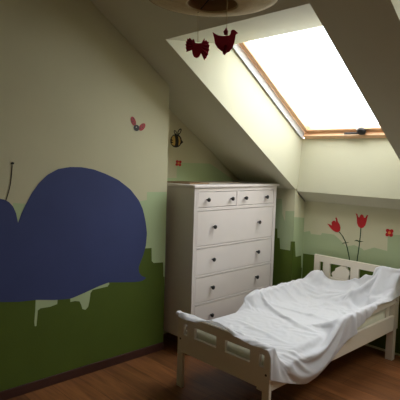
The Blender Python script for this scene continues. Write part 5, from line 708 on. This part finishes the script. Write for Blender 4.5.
(500,932,494,516,930,496,522,928,508,533,926,510,550,924,511,564,921,507,579,921,507,583,918,493,598,919,488,612,920,481,625,920,474,638,920,465,647,922,453,659,923,443,673,925,441,687,928,434,700,931,426,713,935,419,726,939,410,741,941,407,756,943,407,772,944,409,787,946,410,803,947,410,819,949,407,835,952,407,851,952,406,866,951,408,882,958,408,898,964,406,914,970,409,929,975,414,942,981,424,960,984,432,977,987,438,993,991,441,1010,993,441,1026,993,441,1041,995,439,1057,997,437,1072,998,431,1086,1000,424,1097,999,412,1111,1000,408,1127,1002,408,1142,1003,410,1157,1005,415,1172,1006,421,1185,1008,429,1195,1007,441,1209,1009,449,1221,1010,459,1232,1010,470,1237,1008,484,1245,1008,497,1255,1008,509,1269,1008,514,1284,1006,509,1299,1007,511,1314,1009,515,1321,1009,503),
(500,951,495,516,949,495,525,946,504,536,943,502,550,942,502,562,939,513,571,938,501,581,937,490,593,937,480,607,936,473,620,937,466,635,940,462,649,941,456,662,942,448,669,944,435,684,947,430,698,951,425,713,954,421,727,957,417,742,960,413,757,962,410,772,964,406,788,965,406,804,968,407,820,971,410,836,972,407,851,971,408,867,971,407,883,978,407,899,984,407,915,989,408,931,994,410,947,998,414,964,1002,422,981,1006,431,995,1012,441,1009,1018,448,1023,1017,455,1038,1016,444,1052,1016,431,1066,1016,421,1080,1017,414,1094,1019,409,1110,1020,409,1125,1022,412,1140,1023,416,1155,1025,420,1169,1026,427,1179,1024,440,1192,1027,448,1204,1027,459,1213,1025,471,1227,1028,477,1239,1028,487,1251,1028,496,1257,1028,510,1271,1028,508,1286,1027,514,1300,1027,514,1315,1027,506,1329,1027,508),
(501,971,497,514,966,504,527,966,504,532,960,513,548,958,514,563,957,507,578,955,507,584,956,493,594,956,482,605,956,472,617,956,462,630,957,454,643,958,447,657,959,440,672,961,443,687,963,441,702,964,439,718,965,436,733,966,433,748,967,430,764,968,427,778,973,423,790,982,418,806,987,415,821,991,412,837,991,411,853,991,411,869,990,410,885,996,412,901,1002,414,917,1006,418,932,1009,424,947,1009,431,960,1021,428,977,1026,438,991,1026,456,1008,1030,471,1020,1041,474,1035,1037,446,1048,1036,425,1063,1035,417,1078,1037,413,1093,1039,413,1108,1040,416,1123,1041,419,1138,1042,423,1153,1044,427,1167,1044,437,1174,1041,455,1184,1038,467,1197,1041,474,1210,1043,483,1221,1041,494,1233,1041,503,1246,1048,502,1260,1049,507,1271,1046,517,1285,1047,511,1300,1048,511,1316,1047,511,1328,1047,503),
(502,990,502,512,984,512,524,981,516,535,980,512,550,978,515,566,975,515,580,974,511,591,973,500,601,973,489,611,973,478,621,974,467,630,976,454,644,977,448,658,979,443,672,980,438,688,981,435,703,982,433,719,983,431,734,985,429,750,986,427,765,988,428,780,990,435,796,994,435,810,1002,430,825,1001,428,840,1007,423,856,1008,420,872,1007,419,888,1012,424,904,1016,428,918,1014,437,934,1018,442,945,1028,435,961,1038,441,980,1043,450,996,1044,473,1010,1043,501,1037,1045,534,1039,1057,471,1054,1054,443,1068,1044,441,1082,1048,437,1093,1056,433,1108,1060,433,1124,1062,435,1139,1063,438,1154,1064,443,1163,1062,460,1163,1057,494,1176,1058,499,1190,1060,504,1203,1061,509,1217,1063,513,1231,1064,516,1245,1066,519,1259,1068,520,1271,1068,511,1285,1068,516,1300,1067,519,1314,1068,511,1324,1068,501),
(504,1008,508,515,999,502,527,997,507,536,999,515,551,997,515,565,993,506,579,993,510,587,992,497,594,991,484,605,992,474,617,993,465,632,995,459,646,996,454,661,997,449,676,998,445,691,1000,441,706,1001,438,722,1003,434,737,1004,431,752,1006,428,768,1009,429,785,1013,434,798,1015,443,814,1014,445,831,1014,443,848,1016,439,860,1023,433,875,1020,434,891,1023,439,907,1027,445,923,1030,450,937,1039,447,953,1045,450,972,1045,471,992,1061,484,1004,1059,520,1020,1062,531,1035,1066,527,1051,1069,517,1059,1078,503,1071,1083,491,1085,1087,485,1098,1091,481,1113,1095,477,1127,1099,474,1142,1098,476,1150,1089,485,1154,1079,495,1165,1076,505,1179,1080,502,1193,1082,504,1207,1083,506,1221,1084,509,1235,1086,513,1247,1087,521,1260,1088,513,1274,1089,512,1289,1088,514,1304,1088,520,1311,1088,507,1323,1088,499),
(514,1024,501,525,1015,498,529,1015,513,536,1016,503,551,1014,503,558,1009,517,569,1009,504,581,1010,494,594,1010,486,607,1010,478,622,1009,476,637,1008,473,652,1007,469,667,1007,465,682,1008,461,698,1009,457,713,1010,454,728,1012,450,743,1015,447,758,1021,443,772,1031,438,787,1033,444,803,1034,440,820,1033,445,836,1031,451,852,1029,452,867,1030,449,880,1037,443,897,1042,445,914,1048,449,928,1053,461,943,1056,468,959,1059,475,982,1067,480,992,1077,502,1008,1080,516,1021,1085,528,1038,1086,532,1053,1083,534,1064,1090,524,1078,1093,513,1088,1101,503,1101,1106,497,1115,1110,493,1129,1114,491,1143,1110,495,1148,1099,505,1153,1089,514,1166,1096,513,1181,1098,513,1195,1100,514,1209,1103,514,1223,1104,516,1237,1104,523,1249,1108,517,1263,1108,519,1277,1106,524,1291,1103,530,1301,1108,517,1312,1109,508,1323,1109,499),
(516,1035,485,526,1035,497,523,1033,511,534,1029,519,548,1026,520,563,1027,522,571,1028,507,586,1026,504,600,1025,497,613,1025,490,625,1027,480,639,1027,473,654,1027,467,668,1026,461,683,1026,456,698,1027,450,713,1029,448,728,1033,446,744,1038,445,760,1045,448,776,1047,454,789,1052,446,808,1052,445,826,1052,446,842,1050,448,857,1048,454,872,1047,459,888,1045,460,905,1056,461,920,1066,459,937,1073,461,953,1076,468,970,1081,476,990,1088,485,1008,1089,495,1020,1095,505,1032,1101,518,1041,1106,537,1057,1101,545,1072,1100,543,1086,1103,532,1092,1114,520,1104,1120,513,1118,1125,509,1133,1128,507,1144,1121,514,1148,1110,524,1156,1101,532,1170,1105,532,1184,1107,532,1199,1109,533,1210,1118,530,1224,1123,527,1238,1126,526,1252,1126,528,1267,1126,531,1280,1124,537,1296,1123,539,1307,1126,525,1316,1128,514,1320,1129,500),
(513,1054,488,517,1051,503,530,1052,509,535,1049,519,549,1045,514,564,1042,509,578,1045,512,586,1045,499,602,1044,498,617,1043,496,632,1042,491,646,1041,485,661,1041,478,675,1041,472,690,1042,466,699,1046,455,715,1049,453,731,1053,456,748,1058,458,763,1058,467,776,1065,461,796,1062,463,815,1062,462,830,1067,458,846,1067,456,861,1068,455,877,1066,457,894,1065,461,909,1072,473,926,1078,477,943,1086,477,960,1094,479,974,1095,494,992,1100,504,1008,1106,507,1023,1116,505,1040,1120,518,1051,1125,539,1064,1121,554,1076,1116,561,1092,1114,553,1098,1125,541,1108,1133,532,1122,1139,527,1136,1142,525,1142,1132,534,1149,1122,544,1160,1115,552,1174,1117,553,1188,1119,554,1202,1125,553,1215,1131,551,1228,1138,549,1240,1145,545,1254,1148,546,1269,1150,547,1284,1150,549,1298,1145,555,1310,1147,532,1313,1149,516,1318,1149,501),
(528,1067,486,527,1068,502,524,1069,516,536,1067,512,552,1064,513,568,1062,509,579,1060,499,595,1062,501,605,1061,488,620,1060,486,636,1061,486,652,1060,483,668,1060,479,683,1060,473,694,1062,462,709,1067,458,725,1069,467,742,1076,466,756,1076,476,774,1077,468,793,1078,472,811,1079,467,827,1077,473,843,1076,474,859,1076,473,875,1078,471,889,1085,466,907,1085,467,927,1090,471,940,1099,482,957,1103,491,976,1108,496,994,1113,494,1004,1122,507,1021,1128,507,1039,1134,520,1055,1139,540,1075,1142,555,1081,1141,573,1093,1134,581,1109,1134,572,1115,1145,561,1128,1151,554,1140,1159,549,1145,1148,558,1152,1137,568,1164,1131,574,1178,1132,576,1192,1136,576,1204,1143,574,1216,1151,571,1228,1159,568,1241,1165,566,1256,1168,567,1270,1170,568,1285,1166,571,1300,1163,576,1315,1166,554,1316,1167,534,1316,1169,518,1316,1170,502),
(523,1085,482,523,1087,498,525,1088,512,539,1086,511,555,1083,512,571,1081,508,582,1079,496,596,1078,489,613,1079,487,625,1077,477,642,1077,475,658,1078,476,672,1077,467,688,1079,463,704,1084,460,721,1090,466,736,1094,478,753,1094,480,772,1093,469,793,1094,469,811,1093,465,827,1096,472,843,1094,469,859,1093,468,875,1096,475,892,1096,479,909,1097,479,924,1105,475,946,1110,477,965,1113,483,979,1122,497,997,1125,490,1007,1135,503,1026,1140,507,1044,1146,522,1056,1154,545,1081,1159,559,1091,1163,581,1102,1159,594,1114,1152,601,1127,1157,592,1138,1165,583,1148,1175,577,1151,1163,587,1158,1153,595,1170,1148,600,1184,1150,601,1197,1156,598,1208,1164,595,1220,1173,591,1233,1179,589,1247,1182,590,1261,1182,593,1275,1179,596,1291,1175,599,1310,1180,584,1314,1184,571,1315,1187,553,1313,1188,536,1311,1189,520,1314,1190,504),
(522,1104,477,525,1106,494,527,1107,509,542,1105,512,559,1103,512,575,1100,506,585,1099,493,600,1097,485,615,1097,478,631,1096,471,648,1095,470,664,1095,465,680,1096,462,696,1101,469,715,1109,468,730,1114,480,749,1112,476,768,1109,465,789,1110,463,808,1111,462,825,1111,463,842,1112,464,859,1112,467,875,1112,473,893,1113,470,911,1116,475,929,1117,480,945,1118,490,964,1127,489,982,1133,492,998,1139,486,1015,1145,494,1032,1153,505,1044,1159,525,1059,1166,547,1083,1173,563,1098,1178,586,1118,1180,595,1126,1177,610,1135,1171,622,1145,1181,613,1154,1193,606,1157,1180,615,1163,1169,622,1176,1166,626,1189,1170,624,1200,1177,620,1211,1186,616,1223,1193,613,1236,1197,612,1250,1199,614,1264,1197,617,1279,1195,621,1296,1192,621,1311,1197,605,1312,1202,588,1306,1203,573,1306,1205,556,1307,1207,539,1310,1209,522,1313,1210,505),
(521,1123,473,525,1126,495,529,1127,510,545,1125,515,563,1123,512,579,1120,505,595,1113,503,607,1116,490,622,1115,481,637,1115,472,653,1115,465,670,1116,462,688,1121,464,708,1128,467,724,1133,478,744,1129,469,765,1125,462,784,1127,471,803,1125,474,821,1126,475,839,1126,476,856,1128,476,874,1130,476,891,1132,469,911,1135,471,930,1139,480,947,1140,488,964,1138,493,984,1145,491,1001,1151,483,1011,1159,500,1030,1166,509,1041,1170,530,1064,1181,544,1085,1184,565,1101,1191,589,1123,1196,603,1125,1198,623,1132,1195,638,1147,1199,642,1156,1210,635,1161,1197,643,1166,1186,650,1179,1186,651,1192,1191,647,1202,1199,642,1213,1206,638,1225,1212,636,1239,1214,636,1253,1215,638,1266,1213,642,1282,1212,645,1300,1211,644,1314,1214,629,1309,1217,612,1304,1220,595,1305,1223,578,1307,1226,560,1309,1228,543,1311,1229,525,1314,1231,507),
(523,1147,493,530,1150,511,534,1151,526,553,1150,526,571,1146,524,587,1141,520,603,1135,514,618,1126,510,629,1132,497,643,1133,486,660,1131,482,673,1140,475,692,1148,475,711,1151,480,730,1150,468,754,1145,462,775,1142,457,795,1140,460,813,1141,465,829,1145,472,848,1145,467,866,1146,466,885,1149,466,905,1154,468,924,1160,481,941,1163,495,960,1160,498,978,1157,486,998,1163,482,1015,1170,491,1031,1175,507,1039,1183,531,1060,1189,547,1076,1193,572,1101,1201,590,1127,1212,602,1134,1213,627,1133,1218,649,1141,1217,663,1155,1227,661,1161,1216,670,1166,1206,677,1179,1207,675,1191,1213,671,1201,1220,665,1214,1225,662,1227,1228,661,1240,1227,663,1253,1232,662,1266,1231,665,1283,1231,667,1301,1231,666,1316,1231,654,1310,1233,638,1306,1237,620,1307,1240,601,1309,1243,583,1311,1245,565,1313,1248,546,1314,1250,528,1315,1251,510),
(532,1172,514,539,1174,531,543,1175,546,560,1167,553,578,1160,553,594,1154,547,610,1148,539,626,1141,532,638,1146,520,652,1149,510,667,1155,504,685,1156,505,704,1166,503,715,1172,483,739,1167,473,761,1165,464,781,1164,460,800,1164,460,819,1166,460,838,1167,461,857,1169,463,876,1171,466,896,1175,472,915,1181,486,931,1185,509,950,1185,513,971,1180,498,992,1176,489,1011,1181,495,1023,1184,515,1042,1195,527,1060,1200,547,1072,1205,573,1097,1216,587,1119,1223,607,1123,1217,634,1125,1231,655,1135,1240,672,1148,1242,684,1161,1237,694,1165,1227,702,1178,1230,698,1189,1235,693,1201,1239,689,1215,1241,688,1228,1241,688,1242,1240,689,1254,1246,687,1267,1250,686,1284,1252,686,1303,1254,683,1318,1248,678,1311,1250,663,1309,1253,644,1310,1257,625,1312,1260,607,1313,1263,588,1314,1265,569,1316,1268,550,1316,1270,531,1317,1271,512),
(544,1196,534,548,1198,550,554,1200,566,569,1189,573,585,1179,577,601,1169,571,617,1162,564,633,1159,555,648,1158,546,664,1162,540,680,1169,537,694,1179,533,704,1186,514,726,1183,496,744,1187,479,765,1184,477,784,1186,474,804,1188,473,824,1189,473,843,1191,475,863,1192,478,882,1195,483,902,1200,494,923,1208,510,937,1208,529,959,1205,517,982,1199,506,1002,1194,504,1021,1200,514,1038,1205,532,1050,1209,554,1067,1214,574,1090,1228,588,1109,1232,612,1120,1231,638,1114,1214,673,1122,1222,694,1136,1233,704,1148,1245,715,1161,1252,721,1175,1251,720,1188,1250,720,1202,1249,718,1215,1248,717,1228,1248,715,1242,1249,716,1256,1250,717,1269,1251,715,1285,1252,712,1307,1255,711,1320,1263,704,1312,1266,688,1313,1270,669,1314,1273,650,1315,1276,630,1316,1280,611,1317,1283,592,1317,1285,572,1318,1288,553,1318,1290,533,1319,1292,514),
(552,1216,537,558,1217,553,565,1218,568,579,1208,578,593,1197,585,608,1185,585,625,1176,581,641,1174,573,657,1178,567,671,1190,561,685,1200,554,691,1201,531,715,1202,518,732,1204,499,753,1204,494,771,1209,486,791,1211,486,811,1212,487,830,1213,489,850,1214,491,870,1215,495,889,1218,502,909,1224,517,928,1228,534,947,1227,538,969,1223,532,991,1219,523,1011,1214,524,1029,1219,536,1047,1224,552,1064,1229,571,1080,1234,593,1094,1230,618,1112,1243,637,1103,1223,656,1112,1270,711,1128,1277,711,1144,1280,711,1158,1279,711,1171,1277,711,1184,1276,711,1197,1275,711,1211,1275,711,1224,1275,711,1237,1275,711,1250,1276,711,1263,1277,711,1277,1278,711,1295,1279,711,1307,1280,727,1314,1282,709,1311,1287,690,1314,1290,671,1316,1293,652,1318,1297,633,1318,1300,613,1319,1303,594,1320,1306,575,1320,1308,555,1321,1310,536,1321,1312,516),
(559,1233,530,568,1233,546,576,1231,559,588,1224,572,600,1215,583,613,1204,590,628,1194,591,644,1187,594,658,1199,587,666,1216,577,676,1220,562,686,1220,535,707,1221,520,726,1224,509,744,1227,505,763,1230,503,782,1232,503,801,1233,504,819,1234,506,838,1235,508,857,1236,511,876,1239,517,895,1245,527,914,1249,536,932,1250,543,950,1249,548,970,1242,547,990,1235,546,1007,1233,558,1023,1233,575,1039,1233,594,1055,1234,614,1071,1237,635,1091,1239,618,1103,1247,638,1118,1252,652,1126,1286,649,1129,1302,646,1137,1305,692,1154,1301,699,1169,1302,705,1182,1297,709,1195,1297,708,1212,1294,711,1227,1297,703,1243,1298,700,1256,1295,696,1265,1305,702,1280,1304,715,1299,1304,712,1313,1305,702,1317,1306,686,1318,1310,668,1318,1314,649,1318,1317,631,1318,1320,612,1318,1323,593,1318,1326,575,1318,1328,556,1318,1330,537,1318,1332,518),
(570,1245,520,579,1244,535,590,1242,550,599,1237,562,611,1230,575,620,1223,588,634,1213,584,649,1202,577,638,1221,591,645,1236,581,658,1230,559,681,1239,538,701,1241,527,718,1243,522,736,1247,520,754,1250,520,772,1252,521,790,1251,524,807,1251,528,825,1250,530,843,1252,532,861,1256,536,879,1257,546,896,1260,550,913,1260,557,930,1254,572,946,1259,578,968,1252,573,986,1250,581,1002,1250,595,1018,1251,612,1035,1255,629,1054,1255,618,1075,1261,612,1091,1269,624,1097,1271,640,1109,1278,624,1122,1298,626,1120,1306,657,1141,1303,668,1156,1300,672,1170,1303,677,1182,1314,682,1196,1319,684,1212,1320,685,1228,1321,684,1244,1323,681,1258,1327,685,1268,1312,686,1284,1305,683,1301,1300,678,1301,1312,673,1305,1327,662,1308,1332,645,1309,1336,628,1309,1339,610,1310,1342,592,1310,1345,574,1309,1347,556,1309,1349,538,1309,1351,520),
]
NX_, NY_ = 60, 88
pts_ = [(r[i]/1000, r[i+1]/1000, r[i+2]/1000) for r in SHEET_ROWS for i in range(0, len(r), 3)]
me = bpy.data.meshes.new('bed_sheet')
me.from_pydata(pts_, [], [(j*(NX_+1)+i, j*(NX_+1)+i+1, (j+1)*(NX_+1)+i+1, (j+1)*(NX_+1)+i) for j in range(NY_) for i in range(NX_)])
sheet = link('bed_sheet', me, M['sheet'], smooth=True)
tag(sheet, 'crumpled white sheet thrown over the bed with a corner hanging down', 'bed sheet')
s_ = sheet.modifiers.new('smooth', 'SUBSURF'); s_.levels = 1; s_.render_levels = 2
s_ = sheet.modifiers.new('thickness', 'SOLIDIFY'); s_.thickness = .002; s_.offset = 1


# ================================================================== LIGHT
w = bpy.data.worlds.new('sky'); SC.world = w; w.use_nodes = True
bg = w.node_tree.nodes['Background']; bg.inputs['Color'].default_value = (.97, .975, 1.0, 1); bg.inputs['Strength'].default_value = 8.1
for a, b_ in ((W0, W1), (V0, V1)):
    l = bpy.data.lights.new('skylight_portal', 'AREA'); l.shape = 'RECTANGLE'; l.size = b_-a; l.size_y = WL
    l.cycles.is_portal = True
    o = bpy.data.objects.new('skylight_portal', l); COL.objects.link(o)
    o.location = Vector(((a+b_)/2, (WBY+WTY)/2, (WBZ+WTZ)/2)) + (wn if wn.z > 0 else -wn)*.10
    zax = (wn if wn.z > 0 else -wn)
    o.rotation_euler = Matrix((Vector((1, 0, 0)), zax.cross(Vector((1, 0, 0))), zax)).transposed().to_euler()
SC.view_settings.view_transform = 'Standard'; SC.view_settings.look = 'None'; SC.view_settings.gamma = 1
SC.view_settings.use_curve_mapping = False
SC.view_settings.exposure = 0.0
